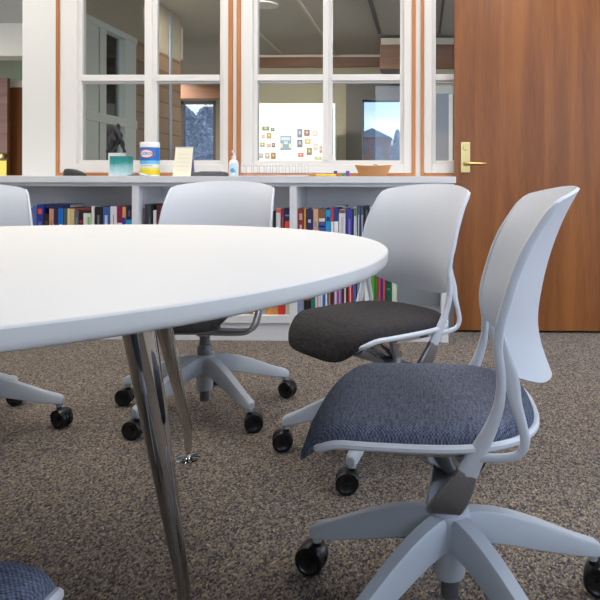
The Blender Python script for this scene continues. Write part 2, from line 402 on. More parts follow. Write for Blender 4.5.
CM = dict(shell=msh('backrest', make_shell, M_PLAS), pan=msh('seat_pan', make_pan, M_PLAS),
    padb=msh('seat_cushion', make_pad, M_BLUEF), padc=msh('seat_cushion', make_pad, M_CHARF),
    up=[msh('upright', make_upright, M_PLAS, s) for s in (-1,1)], loop=[msh('rear_loop', make_loop, M_PLAS, s) for s in (-1,1)],
    yoke=msh('yoke', make_yoke, M_ALU2), mech=msh('tilt_mechanism', make_mech, M_ALU), lever=msh('height_lever', make_lever, M_DKGREY),
    col=msh('gas_column', make_column, M_DKGREY), base=msh('star_base', make_base, M_BASE), caster=msh('caster', make_caster, M_BLACK),
    wheel=[msh('wheel', make_wheel, M_BLACK, s) for s in (-1,1)])
def chair(x, y, face, star, lift, label, charcoal=False, swiv=(0,0,0,0,0)):
    rz = math.radians(face)
    r = empty('task_chair', (x, y, 0), rz)
    tag(r, label, 'chair', 'swivel chairs around the round table')
    def p(name, me, z=0, rot=0):
        o = bpy.data.objects.new(name, me); COL.objects.link(o); o.parent = r; o.location = (0,0,z); o.rotation_euler = (0,0,rot); return o
    st = math.radians(star)-math.radians(face)
    p('star_base', CM['base'], 0, st)
    p('gas_column', CM['col'])
    lift -= .022
    p('seat_cushion', CM['padc' if charcoal else 'padb'], lift); p('seat_pan', CM['pan'], lift)
    p('backrest', CM['shell'], lift)
    for i in (0,1): p('upright', CM['up'][i], lift); p('rear_loop', CM['loop'][i], lift)
    p('yoke', CM['yoke'], lift); p('tilt_mechanism', CM['mech'], lift); p('height_lever', CM['lever'], lift)
    for k in range(5):
        a = st+2*PI*k/5
        c = p('caster', CM['caster'], 0, a+math.radians(swiv[k])); c.location = (.312*math.cos(a), .312*math.sin(a), 0)
        for i in (0,1):
            w = bpy.data.objects.new('wheel', CM['wheel'][i]); COL.objects.link(w); w.parent = c
    return r
chair(.058, 1.30, -92, 13, 0.0, 'swivel chair with blue-grey woven seat seen sideways, nearest chair right of the table', False, (60,20,100,-80,30))
chair(-.122, 2.095, -47, 41, 0.0, 'swivel chair with charcoal seat and light grey back beside the wooden door', True, (40,-60,100,20,150))
chair(-.822, 2.427, -4, 29, .008, 'swivel chair on the far side of the table, its back centred before the bookcase', True, (40,-60,100,20,150))
chair(-1.572, 2.142, 35, 19, 0.0, 'swivel chair at the left edge, its star base showing below the white table', True, (50,10,-60,80,0))
chair(-.622, .506, 174, 30, 0.0, 'swivel chair under the near side of the table, only its blue-grey seat corner in view', False)

# ------------------------------------------------------------------ table
TZ = .735
tcx, tcy = -.8486, 1.1616
TA, TB, TROT = .795, .750, math.radians(27.9)
tab = empty('meeting_table', (tcx, tcy, 0), TROT)
tag(tab, 'large round white laminate table on splayed chrome legs', 'table')
bm = bmesh.new(); n = 160
prof = [(.0,TZ-.0258),(-.020,TZ-.0258),(-.006,TZ-.0258),(-.002,TZ-.0225),(.0,TZ-.016),(.0,TZ-.003),(-.002,TZ-.0008),(-.004,TZ)]
rs = []
for k, (off, z) in enumerate(prof[1:]):
    rs.append([((TA+off)*math.cos(2*PI*i/n), (TB+off)*math.sin(2*PI*i/n), z) for i in range(n)])
rings(bm, rs)
link('tabletop', bm, M_TABLE, tab, smooth=True)
def tleg(foot, top):
    inv = Matrix.Translation((tcx,tcy,0)) @ Matrix.Rotation(TROT, 4, 'Z'); inv.invert()
    f = inv @ Vector((foot[0], foot[1], 0)); t = inv @ Vector((top[0], top[1], 0))
    bm = bmesh.new()
    P = [(f.x, f.y, .028, .0115, .0115), (f.x, f.y, .060, .012, .012), (f.x, f.y, .078, .0125, .0125)]
    for k in range(0, 11):
        q = k/10; z = .092+(.7085-.092)*q; r = .0130+.036*(z-.1)
        P.append((f.x+(t.x-f.x)*q, f.y+(t.y-f.y)*q, z, r, r))
    sweep(bm, P, side=(1,0,0), n=32)
    lg = link('leg', bm, M_CHROME, tab, smooth=True)
    bm = bmesh.new(); lathe(bm, [(.001,0),(.037,0),(.037,.003),(.030,.005),(.010,.008),(.007,.012),(.007,.030),(.001,.030)], c=(f.x,f.y,0), n=32)
    link('foot_disc', bm, M_CHROME, lg, smooth=True)
LEGS = [(cw(-.677,2.008), cw(-.759,1.86)), (cw(-.4228,1.231), cw(-.513,1.19))]
for f, t in LEGS:
    tleg(f, t)
    tleg((2*tcx-f[0], 2*tcy-f[1]), (2*tcx-t[0], 2*tcy-t[1]))
bm = bmesh.new(); box(bm, -.5, .5, -.03, .03, TZ-.06, TZ-.0262); box(bm, -.5,-.44,-.4,.4, TZ-.06,TZ-.0262); box(bm, .44,.5,-.4,.4, TZ-.06,TZ-.0262)
link('support_frame', bm, M_DKGREY, tab)

# ------------------------------------------------------------------ room shell
def st(name, dims, m, parent=None, bevel=0):
    o = boxo(name, dims, m, parent, bevel)
    if parent is None: tag(o, kind='structure')
    return o
YW, YD, YB = 3.80, 3.704, 3.463
XL, XR, YN, ZC = -3.9, 1.46, -2.6, 2.75
st('floor', (-9, 9, YN-.2, 11.8, -.05, 0), M_CARPET)
st('ceiling', (XL-.2, XR+.2, YN-.2, YW+.1, ZC, ZC+.08), M_CEIL)
# right wall: doorway near the front, two windows further back
bm = bmesh.new()
for y0, y1, z0, z1 in ((3.64,YW,0,ZC),(2.70,3.64,2.12,ZC),(1.9,2.70,0,ZC),(.05,1.9,0,.80),(.05,1.9,2.4,ZC),(YN,.05,0,ZC)):
    box(bm, XR, XR+.14, y0, y1, z0, z1)
tag(link('wall_right', bm, M_WHITE), kind='structure')
bm = bmesh.new()
for x0, x1, z0, z1 in ((XL,-.75,0,ZC),(-.75,.9,0,.85),(-.75,.9,2.4,ZC),(.9,XR,0,ZC)):
    box(bm, x0, x1, YN-.14, YN, z0, z1)
M_WARMW = mat('warm_grey_paint', (186,181,174), .7, var=.01)
tag(link('wall_back', bm, M_WARMW), kind='structure')
st('wall_left', (XL-.14, XL, YN, YW, 0, ZC), M_WARMW)
# window wall
TH_W = .10
def wx(u): return ax(u, YW)
def wz(v): return az(v, YW)
ZTOP = 2.32
bm = bmesh.new()
box(bm, wx(22.5), XR, YW, YW+TH_W, 0, wz(176))                 # below the sills
box(bm, XL, XR, YW, YW+TH_W, ZTOP, ZC)                         # above
box(bm, XL, wx(-70), YW, YW+TH_W, 0, ZTOP)
box(bm, wx(-70), wx(22.5), YW, YW+TH_W, 0, wz(176))
box(bm, wx(59.5), wx(61), YW, YW+TH_W, wz(176), ZTOP)
box(bm, wx(233.5), wx(237), YW-.004, YW+TH_W, wz(176), ZTOP)
box(bm, wx(415.8), wx(421), YW-.004, YW+TH_W, wz(176), ZTOP)
box(bm, wx(596), XR, YW, YW+TH_W, wz(176), ZTOP)
tag(link('wall_front', bm, M_WHITE), kind='structure')
st('column', (ax(22.5,YW-.014), ax(55.6,YW-.014), YW-.014, YW+TH_W, 0, ZC), M_COL)
# stained reveals around each window
tn = 1
def trimbox(u0, u1, v0=None, v1=None):
    global tn
    z0 = wz(176) if v1 is None else wz(v1); z1 = ZTOP if v0 is None else wz(v0)
    st('trim_%d' % tn, (wx(u0), wx(u1), YW-.012, YW+TH_W, z0, z1), M_TRIM); tn += 1
trimbox(55.5, 59.6)
trimbox(229, 233.3); trimbox(237.2, 241.3); trimbox(412, 415.8); trimbox(420.8, 424)
trimbox(59.6, 229, 173, 176); trimbox(241.3, 412, 173.4, 176.2); trimbox(424, 596, 173.4, 176.4)
def window(name, u0, u1, glass, vb=160.3, vm=(74.3, 82.8)):
    r = empty(name, (wx((u0+u1)/2), YW, wz(173))); tag(r, kind='structure')
    ox, oz = r.location.x, r.location.z
    def B(bm, a, b, y0, y1, z0, z1): box(bm, wx(a)-ox, wx(b)-ox, y0-YW, y1-YW, z0-oz, z1-oz)
    zs, zb, zt = wz(173.2), wz(vb), ZTOP
    bm = bmesh.new()
    gl = glass[0][0]; gr = glass[-1][1]
    B(bm, u0, gl-4, YW-.008, YW+.07, zs, zt); B(bm, gr+4, u1, YW-.008, YW+.07, zs, zt)
    B(bm, gl-4, gr+4, YW-.008, YW+.07, zs, zb-.022); B(bm, gl-4, gr+4, YW-.008, YW+.07, zt-.05, zt)
    link('window_frame', bm, M_WHITE, r, bevel=.003)
    bm = bmesh.new()
    B(bm, gl-4, gl, YW+.012, YW+.06, zb-.022, zt-.05); B(bm, gr, gr+4, YW+.012, YW+.06, zb-.022, zt-.05); B(bm, gl, gr, YW+.012, YW+.06, zb-.022, zb); B(bm, gl, gr, YW+.012, YW+.06, zt-.08, zt-.05)
    for (a, b), (c, d) in zip(glass, glass[1:]):
        B(bm, b, b+(c-b)*.62, YW, YW+.055, zb, zt-.08); B(bm, b, c, YW+.018, YW+.05, zb, zt-.08)
    for a, b in glass:
        B(bm, a, b, YW+.002, YW+.055, wz(vm[1]-2.2), wz(vm[0])); B(bm, a, b, YW+.018, YW+.05, wz(vm[1]), wz(vm[1]-2.2))
    link('muntins', bm, M_WHITE, r, bevel=.002)
    for a, b in glass:
        for z0, z1 in ((zb, wz(vm[1])), (wz(vm[0]), zt-.08)):
            bm = bmesh.new(); B(bm, a, b, YW+.032, YW+.036, z0, z1); link('glass_pane', bm, M_GLASS, r)
window('window_1', 61, 229, [(81,144.5),(156,219.5)])
window('window_2', 241.3, 412, [(257,323),(332,400)])
window('window_3', 424, 596, [(436,500),(510,584)])
st('baseboard_right', (XR-.015, XR, YN, 2.65, 0, .1), M_WHITE)

# ------------------------------------------------------------------ door leaf folded back along the window wall
dr = empty('door_1', (ax(454.6,YD), YD, 0)); tag(dr, kind='structure')
DX = dr.location.x
boxo('door_leaf', (0, XR-.02-DX, 0, .045, .012, 2.10), M_DOOR, dr, .002)
def dxy(u): return ax(u, YD)-DX
def dz(v): return az(v, YD, 460)
lp = boxo('lock_plate', (dxy(461), dxy(470.4), -.007, .001, dz(172.5), dz(142.2)), M_BRASS, dr, .0015)
bm = bmesh.new(); c = (dxy(465.7), dz(148)); cyl(bm, (c[0],-.007,c[1]), (c[0],-.016,c[1]), .0155, .014, 28); cyl(bm, (c[0],-.016,c[1]), (c[0],-.021,c[1]), .009, .0085, 24)
link('lock_cylinder', bm, M_BRASS, dr, smooth=True)
bm = bmesh.new(); hz = dz(163.8); hx = dxy(465.6)
cyl(bm, (hx,-.006,hz), (hx,-.018,hz), .014, .012, 24)
sweep(bm, cr([(hx,-.01,hz,.009,.009),(hx,-.040,hz,.009,.009),(hx+.008,-.052,hz,.0095,.0095),(hx+.03,-.056,hz,.009,.008),(hx+.09,-.054,hz,.0075,.006),(hx+.117,-.050,hz,.006,.005)], 5), side=(0,0,1), n=16)
link('lever_handle', bm, M_BRASS, dr, smooth=True)

# ------------------------------------------------------------------ bookcase
def bx_(u): return ax(u, YB)
def bz_(v): return az(v, YB)
BT = az(176.3, YB)                      # top surface
bc = empty('bookcase', (0, YB, 0)); tag(bc, 'long low white painted bookcase with two shelves running below the windows', 'bookcase')
X0, X1 = bx_(-185), bx_(449)
BY = YW-.012
def L(name, x0, x1, y0, y1, z0, z1, m=M_SHELF, bevel=.0015): return boxo(name, (x0, x1, y0-YB, y1-YB, z0, z1), m, bc, bevel)
L('countertop', X0-.02, bx_(456.2), YB-.012, BY, BT-.036, BT)
L('top_rail', X0, X1, YB+.004, YB+.03, BT-.056, BT-.036)
L('back_panel', X0, X1, BY-.012, BY, .08, BT-.036)
MIDZ, LOWZ = .497, .1395
for u in (-184, -22.5, 135.6, 293.4, 445.5):
    L('divider', bx_(u-3.5), bx_(u+3.5), YB, BY-.012, LOWZ-.042 if u < 440 else 0, BT-.056)
for a, b in ((-184,-22.5),(-22.5,135.6),(135.6,293.4),(293.4,445.5)):
    L('shelf', bx_(a+3.5), bx_(b-3.5), YB+.004, BY-.012, MIDZ-.028, MIDZ)
    L('shelf', bx_(a+3.5), bx_(b-3.5), YB, BY-.012, LOWZ-.042, LOWZ)
L('plinth', X0, X1, YB+.012, YB+.03, 0, LOWZ-.042)

# ------------------------------------------------------------------ books
BM = {}
def bmat(c):
    k = 'book_cloth_%02x%02x%02x' % c
    return mat(k, c, .45, var=.05)
def book(u0, u1, vt, z0, col, label, group, lean=0, marks=(), depth=.17, recess=.025, cat='book'):
    """an upright book: cover wrapped round its pages"""
    x0, x1 = bx_(u0)+.0006, bx_(u1)-.0006; w = x1-x0
    y0 = YB+recess; h = az(vt, y0)-z0-.0008
    r = empty('book', ((x0+x1)/2, y0, z0+.0008)); tag(r, label, cat, group)
    if lean: r.rotation_euler = (0, math.radians(lean), 0)
    t = min(.0025, w*.18)
    bm = bmesh.new()
    box(bm, -w/2, w/2, 0, t, 0, h); box(bm, -w/2, -w/2+t, t, depth, 0, h); box(bm, w/2-t, w/2, t, depth, 0, h)
    link('cover', bm, bmat(col), r)
    bm = bmesh.new(); box(bm, -w/2+t+.0001, w/2-t-.0001, t+.0001, depth-.004, .003, h-.004); link('pages', bm, M_PAGES, r)
    for (a, b, mc, f) in marks:            # band from a to b of the height, f of the width
        bm = bmesh.new(); box(bm, -w/2*f, w/2*f, -.0006, .0002, h*a, h*b); link('spine_band', bm, bmat(mc), r)
    return r
W_, CY, OR, YL = (232,232,230), (60,170,225), (232,98,52), (236,186,70)
GU, GM = 'books standing on the upper shelf', 'books standing on the lower shelf'
UP = [
 (27,29.6,209,(34,42,92),'thin navy book on the upper shelf, first from the left chair back',0,()),
 (29.8,34.2,207,(92,112,172),'pale blue book beside the thin navy one at the left of the upper shelf',0,((.1,.35,(170,182,214),.8),)),
 (34.4,41,205.2,(44,58,150),'royal blue book with an orange-red square on its spine',0,((.78,.9,(226,90,60),.6),(.15,.6,(96,112,186),.5))),
 (41.3,46.6,215,(38,34,34),'short black and brown book right of the royal blue one',0,((.5,.8,(86,62,52),.7),)),
 (46.9,51.5,209.4,(208,150,126),'salmon pink book on the upper shelf of the left bay',0,((.2,.7,(186,110,92),.4),)),
 (51.8,55.4,210,(58,38,74),'dark purple and maroon book between salmon and bright blue ones',0,((.3,.6,(150,40,66),.8),)),
 (55.7,61.2,209,(28,110,196),'bright blue book with white lettering in the left bay',0,((.1,.6,(200,222,240),.35),)),
 (61.4,64.8,209.2,(70,96,98),'teal and brown book right of the bright blue one in the left bay',0,((.1,.5,(206,196,180),.6),)),
 (65.2,68.6,209.2,(224,202,150),'cream yellow book, left one of a matching pair',0,()),
 (68.8,72.2,209.4,(218,196,140),'cream yellow book, right one of a matching pair',0,()),
 (72.5,76.6,211,(92,98,108),'slate grey book right of the cream pair',0,((.2,.8,(120,128,140),.4),)),
 (76.9,81,213.5,(44,32,42),'dark book with a reddish cast between slate grey and short white ones',0,((.7,.8,(150,60,60),.8),)),
 (81.3,84.6,214,(228,228,228),'short plain white book in the left bay',0,()),
 (84.8,88.6,214,(222,232,214),'short white book with green streaks on its spine',0,((.05,.9,(126,184,92),.55),)),
 (89.4,92.4,206.8,(226,226,222),'tall thin white book against a black one in the left bay',0,()),
 (92.8,100.2,207.6,(36,36,38),'thick black book with grey lettering in the left bay',0,((.15,.8,(130,130,128),.25),)),
 (100.8,107.8,207.6,(60,96,160),'blue book with white lettering just left of the thick white one',0,((.15,.8,(190,206,232),.4),)),
 (108.4,115,207,(230,226,230),'thick white book between the leaning blue and the maroon one',0,((.3,.8,(170,150,160),.15),)),
 (115.4,120.2,206.6,(136,36,66),'maroon book with a white foot at the right of the left bay',0,((0,.6,W_,.98),)),
 (120.5,124.2,207.4,(226,158,104),'book with an orange upper and blue lower spine',0,((0,.74,(52,70,160),.98),)),
 (124.6,130.2,206.8,(40,34,60),'book with a black upper and cyan lower spine',0,((0,.68,(32,160,220),.98),(.76,.9,(96,90,130),.4))),
 (130.4,132,208,(150,176,216),'very thin pale blue book touching the divider of the left bay',0,()),
 (143.2,146.2,204.6,(58,60,66),'charcoal book, leftmost in the middle bay',0,()),
 (146.4,149.4,204.6,(66,70,78),'charcoal book, second in the middle bay',0,((.3,.7,(110,112,120),.4),)),
 (149.6,151.6,205.2,(24,24,26),'thin black book right of two charcoal ones',0,()),
 (151.8,154.8,210.5,(214,214,218),'short light grey book left of the far chair back',0,()),
 (155.4,159.4,205.5,(86,40,44),'dark maroon book partly behind the far chair back',0,()),
 (272.2,275,211,(34,40,36),'dark green-black book right of the far chair back',0,()),
 (275.3,280,208.6,(222,220,220),'white book with an orange head beside the far chair back',0,((.9,.99,(232,98,62),.98),)),
 (280.3,283.6,209,(134,54,76),'narrow plum red book in the middle bay',0,((.2,.8,(160,90,104),.3),)),
 (283.9,289.4,208.2,(46,42,92),'navy book with an orange blob low on its spine',0,((.48,.68,(232,88,52),.9),(.8,.84,(150,150,180),.8))),
 (297.2,303.4,208.6,(138,56,46),'brick red book with pale lettering, first in the right bay',0,((.05,.6,(214,186,176),.35),(.72,.88,(206,168,150),.5))),
 (303.6,305.4,208.6,(220,160,56),'thin amber yellow book beside the brick red one',0,()),
 (305.8,312.4,209.2,(54,46,92),'dark violet-navy book with small pale marks',0,((.66,.74,(190,190,210),.4),(.1,.4,(140,136,170),.3))),
 (312.8,318,208.8,(212,164,132),'peach coloured book in the right bay',0,((.55,.68,(120,150,186),.5),)),
 (318.3,325,208.6,(128,88,68),'book with brown head and blue striped foot',0,((0,.66,(66,86,156),.98),(.68,.76,(220,214,200),.9),(.54,.57,(200,206,224),.9))),
 (325.3,330.4,209.6,(30,150,204),'bright sky blue book in the right bay',0,((.7,.82,(20,60,110),.7),)),
 (330.7,333.4,207.4,(206,60,72),'thin book with red head and white foot',0,((0,.66,W_,.98),)),
 (333.7,338.4,207.2,(40,66,132),'dark blue book with a white foot',0,((0,.66,W_,.98),)),
 (338.7,345.4,209.2,(214,214,216),'thick white-grey book with a brown head band',0,((.9,.99,(134,92,70),.98),(.2,.8,(190,190,194),.3))),
 (346.2,352.4,208.8,(62,58,156),'violet blue book in the right bay',0,((.15,.75,(120,120,190),.3),)),
 (353.6,356.8,206.6,(190,196,196),'light grey book with a green head',0,((.78,.98,(88,116,56),.8),)),
 (357,360.2,206.2,(70,84,112),'slate blue book with white stripes, left of two',0,((.1,.8,(200,206,216),.25),)),
 (360.4,363.8,206.2,(66,78,104),'slate blue book with white stripes, right of two',0,((.1,.8,(200,206,216),.25),)),
 (364.2,369,205.6,(32,32,36),'black book before the chair back at the right bay',0,((.6,.9,(90,90,94),.4),)),
 (369.6,375.5,205.2,(158,170,192),'light blue-grey book partly behind the chair back',0,()),
]
for u0, u1, vt, c, lb, ln, mk in UP: book(u0, u1, vt, MIDZ, c, lb, GU, ln, mk)
LO = [
 (235.5,239.5,(214,198,150),'cream book on the lower shelf beneath the far chair seat',()),
 (240,245,(226,222,208),'off-white book on the lower shelf seen beside the far chair arm',()),
 (246,250.5,(196,150,96),'tan book on the lower shelf above the chair arm',()),
 (252,258,(210,206,196),'pale grey book left of the orange ones on the lower shelf',()),
 (259,265.6,(176,170,160),'stone grey book beside the orange ones on the lower shelf',()),
 (266,271.4,(226,150,66),'orange book on the lower shelf',((.1,.2,(236,190,90),.9),)),
 (271.7,277.3,(214,142,86),'tan-orange book left of the red one on the lower shelf',((.2,.6,(200,110,60),.4),)),
 (277.6,284.4,(206,52,36),'bright red book on the lower shelf',((.3,.7,(240,200,190),.25),)),
 (285,290,(204,200,186),'greyish white book with a dark emblem right of the red one',((.3,.45,(90,80,60),.6),)),
 (290.3,296.4,(216,212,204),'plain greyish white book on the lower shelf',()),
 (297,303.4,(136,146,172),'dusty blue book on the lower shelf',()),
 (303.8,310.4,(34,28,28),'black book with a red band on the lower shelf',((.3,.42,(216,56,44),.8),(.6,.7,(140,60,50),.6))),
 (310.7,314.6,(34,122,104),'teal green book on the lower shelf',()),
 (315,320.4,(222,214,222),'white book with lilac stripes on the lower shelf',((0,1,(160,120,150),.18),)),
 (320.7,327,(232,236,240),'white book with a broad bright blue stripe',((0,1,(20,104,184),.5),)),
 (327.3,331,(120,84,62),'brown book right of the blue striped one',((0,1,(200,190,180),.15),)),
 (331.3,333.8,(70,42,56),'thin dark plum book on the lower shelf',()),
 (334,337.2,(184,148,176),'lilac book with pale lettering, left of two',((.1,.8,(220,200,214),.3),)),
 (337.4,342,(132,84,144),'purple book with pale lettering beside the lilac one',((.1,.8,(190,160,196),.3),)),
 (342.3,347.8,(70,46,46),'dark brown book with white lettering on the lower shelf',((.1,.85,(216,210,204),.3),)),
 (348.1,352.6,(190,34,52),'crimson book with white lettering on the lower shelf',((.1,.85,(230,180,180),.3),)),
 (352.9,356,(70,100,158),'thin mid-blue book right of the crimson one',()),
 (357,364,(134,140,162),'grey-blue book behind the chair arm on the lower shelf',()),
 (364.6,370.8,(232,232,228),'white book between the chair struts on the lower shelf',()),
 (371,374.8,(96,160,52),'leaf green book on the lower shelf',()),
 (375.2,378,(60,120,60),'dark leaf green book beside the bright one',()),
 (378.4,380.8,(216,62,92),'thin pink-red book, left of the blue one',()),
 (381,383,(42,60,140),'thin blue book between two pink-red ones',()),
 (383.2,385.4,(220,72,82),'thin pink-red book, right of the blue one',()),
 (385.7,391.8,(16,84,62),'thick dark green book on the lower shelf',((.6,.63,(120,160,140),.6),)),
 (392.2,397,(206,214,196),'pale green-white book, last one on the lower shelf',((.8,.95,(120,190,140),.7),)),
]
random.seed(3)
for u0, u1, c, lb, mk in LO:
    book(u0, u1, 266+random.uniform(-6,8), LOWZ, c, lb, GM, 0, mk)
def flat(u0, u1, v0, v1, col, label, y0=None, d=.15):
    y0 = YB+.035; z0 = az(v1, y0); z1 = az(v0, y0); x0, x1 = bx_(u0), bx_(u1)
    r = empty('book', ((x0+x1)/2, y0, z0)); tag(r, label, 'book', 'books lying across the upright ones'); w = (x1-x0)/2; h = z1-z0
    bm = bmesh.new(); box(bm, -w, w, 0, .002, 0, h); box(bm, -w, w, .002, d, 0, .002); box(bm, -w, w, .002, d, h-.002, h); link('cover', bm, bmat(col), r)
    bm = bmesh.new(); box(bm, -w+.003, w-.003, .0021, d-.004, .0021, h-.0021); link('pages', bm, M_PAGES, r)
flat(42, 67, 205.0, 208.6, (36,44,92), 'navy book lying flat across the tops of upright books')
flat(67.4, 88.8, 209.0, 210.6, (140,52,50), 'thin dull red book lying flat left of the tall white one')
flat(72.8, 88.4, 210.8, 213.2, (58,54,50), 'dark grey book lying flat beneath a thin dull red one')
flat(334, 345.6, 205.4, 207.0, (140,140,140), 'thin grey book lying flat in the right bay')

# ------------------------------------------------------------------ things on the bookcase
YT = YB+.12
def cx(u): return ax(u+1.5, YT)
def tz(v): return az(v, YT)
SC_ = YT/F
def px(n): return n*YT/F
Z0 = BT+.0008
# eraser-like dark case
bm = bmesh.new()
w = px(21)/2; h = px(7.5)
rs = []
for x, hh, d in ((-1,.75,.018),(-.85,.95,.024),(-.5,1,.027),(0,.9,.027),(.5,.62,.025),(.85,.42,.021),(1,.3,.016)):
    H = h*hh; rs.append([(x*w,-d,.001),(x*w,d,.001),(x*w,d,H*.7),(x*w,d*.7,H),(x*w,-d*.7,H),(x*w,-d,H*.7)])
rings(bm, rs)
o = link('small_case', bm, mat('dark_plastic', (52,50,48), .45), smooth=True, loc=(cx(69),YT+.05,Z0)); tag(o, 'small dark tapered desk object lying at the window corner, leftmost on the bookcase', 'small_case')
# white box with black cloth, teal box
o = boxo('cardboard_box', (-px(13)/2,px(13)/2,-.03,.03,0,px(23.5)), mat('white_carton', (226,222,220), .6), None, .001); o.location = (cx(112),YT+.045,Z0)
tag(o, 'narrow white carton behind the teal tissue box', 'box')
r = empty('garment_pouch', (cx(112),YT+.045,Z0+px(23.5)+.0005)); tag(r, 'crumpled black cloth pouch standing in a peak on the white carton', 'pouch')
M_CLOTH = mat('black_cloth', (34,32,36), .6, var=.3, bump=.3)
bm = bmesh.new()
K = [(-.056,0,.003,.004,.012),(-.046,.0,.018,.013,.02),(-.030,0,.050,.022,.024),(-.014,0,.090,.024,.022),(-.002,0,.130,.020,.018),(.004,0,.158,.012,.012),(.004,0,.168,.004,.005)]
sweep(bm, cr(K,4), side=(0,1,0), n=14)
K = [(.040,0,.003,.005,.012),(.036,.0,.03,.009,.016),(.026,.0,.07,.010,.016),(.014,0,.11,.010,.015),(.006,0,.145,.006,.01)]
sweep(bm, cr(K,4), side=(0,1,0), n=12)
sweep(bm, cr([(-.045,0,.004,.004,.012),(-.02,0,.026,.008,.014),(.0,0,.048,.009,.014),(.016,0,.075,.008,.013)],4), side=(0,1,0), n=10)
for v in bm.verts:
    v.co.x += .004*math.sin(v.co.z*130+v.co.y*90); v.co.y += .004*math.sin(v.co.z*90+v.co.x*150)
link('cloth', bm, M_CLOTH, r, smooth=True)
bm = bmesh.new(); bmesh.ops.create_uvsphere(bm, u_segments=14, v_segments=10, radius=1, matrix=Matrix.Translation((-.001,-.0155,.118)) @ Matrix.Diagonal((.005,.004,.016,1)))
link('patch', bm, mat('bright_blue_patch', (40,96,160), .4), r, smooth=True)
def teal_mat():
    m = bpy.data.materials.new('teal_fade_print'); m.use_nodes = True; nt = m.node_tree; b = nt.nodes['Principled BSDF']; L_ = nt.links.new
    tc = nt.nodes.new('ShaderNodeTexCoord'); sp = nt.nodes.new('ShaderNodeSeparateXYZ'); L_(tc.outputs['Object'], sp.inputs[0])
    nz = nt.nodes.new('ShaderNodeTexNoise'); nz.inputs['Scale'].default_value = 25; L_(tc.outputs['Object'], nz.inputs['Vector'])
    a = nt.nodes.new('ShaderNodeMath'); a.operation = 'MULTIPLY_ADD'; a.inputs[1].default_value = .06; L_(nz.outputs['Fac'], a.inputs[0]); L_(sp.outputs[2], a.inputs[2])
    mr = nt.nodes.new('ShaderNodeMapRange'); mr.inputs['From Min'].default_value = .03; mr.inputs['From Max'].default_value = .125; L_(a.outputs[0], mr.inputs['Value'])
    r_ = ramp(nt, [(0, lin((214,228,232))), (.45, lin((150,200,204))), (.75, lin((64,160,158))), (1, lin((52,146,146)))]); L_(mr.outputs[0], r_.inputs[0]); L_(r_.outputs[0], b.inputs['Base Color'])
    return m
r = empty('tissue_box', (cx(122.8),YT-.03,Z0)); tag(r, 'square tissue box printed teal fading to white below', 'box'); r.rotation_euler = (0,0,math.radians(-3))
w = px(19)/2; boxo('carton', (-w,w,-.03,.03,0,px(19.8)), teal_mat(), r, .002)
bm = bmesh.new(); lathe(bm, [(.001,0),(.020,0),(.020,.0008),(.001,.0008)], c=(0,0,px(19.8)+.0001), n=24); link('slot', bm, mat('slot_film', (200,216,220), .3), r)
# paper
bm = bmesh.new()
n = 12; rs = []
for i in range(n+1):
    q = i/n; x = -px(11.5)+px(23)*q; zz = .001+.026*math.sin(PI*min(1,q*1.1))**2*(q)
    rs.append([(x,-.035+.01*q,zz),(x,.02,zz+.004*q),(x,.02,zz+.004*q+.0012),(x,-.035+.01*q,zz+.0012)])
rings(bm, rs); o = link('face_mask', bm, mat('pale_blue_paper', (178,204,228), .7), smooth=True, loc=(cx(143.5),YT-.085,Z0)); tag(o, 'pale blue folded disposable sheet lying in front of the wipes canister', 'mask')
# canister
r = empty('wipes_canister', (cx(149.4),YT-.01,Z0)); tag(r, 'cylindrical disinfecting wipes canister with white lid and blue and yellow label', 'canister')
R = px(19)/2
bm = bmesh.new(); lathe(bm, [(.001,0),(R-.003,0),(R-.001,.002),(R-.001,px(30)),(.001,px(30))], n=40); link('body', bm, mat('canister_white', (236,236,232), .35), r, smooth=True)
bm = bmesh.new(); lathe(bm, [(R-.004,px(29)),(R,px(29)),(R,px(33)),(R-.003,px(34)),(.012,px(34)),(.01,px(34.4)),(.001,px(34.4))], n=40); link('lid', bm, mat('lid_white', (242,240,238), .35), r, smooth=True)
def wrap(zlo, zhi, m, name, rr=None, a0=0, a1=2*PI):
    rr = rr or R-.0004; bm = bmesh.new(); n = 48
    pts = [(rr*math.cos(a0+(a1-a0)*k/n), rr*math.sin(a0+(a1-a0)*k/n)) for k in range(n+1)]
    a = [bm.verts.new((p[0],p[1],zlo)) for p in pts]; b = [bm.verts.new((p[0],p[1],zhi)) for p in pts]
    c = [bm.verts.new((p[0]*.98,p[1]*.98,zhi)) for p in pts]; d = [bm.verts.new((p[0]*.98,p[1]*.98,zlo)) for p in pts]
    for k in range(n):
        for e, f in ((a,b),(b,c),(c,d),(d,a)): bm.faces.new((e[k],e[k+1],f[k+1],f[k]))
    return link(name, bm, m, r, smooth=True)
wrap(px(15.5), px(28.6), mat('label_blue', (24,116,200), .35), 'label')
wrap(px(12), px(15.5), mat('label_cyan', (120,196,232), .35), 'label_stripe')
wrap(px(1.2), px(6), mat('label_yellow', (238,206,24), .35), 'label_stripe')
wrap(px(6), px(8.5), mat('label_pale_yellow', (240,226,120), .35), 'label_stripe')
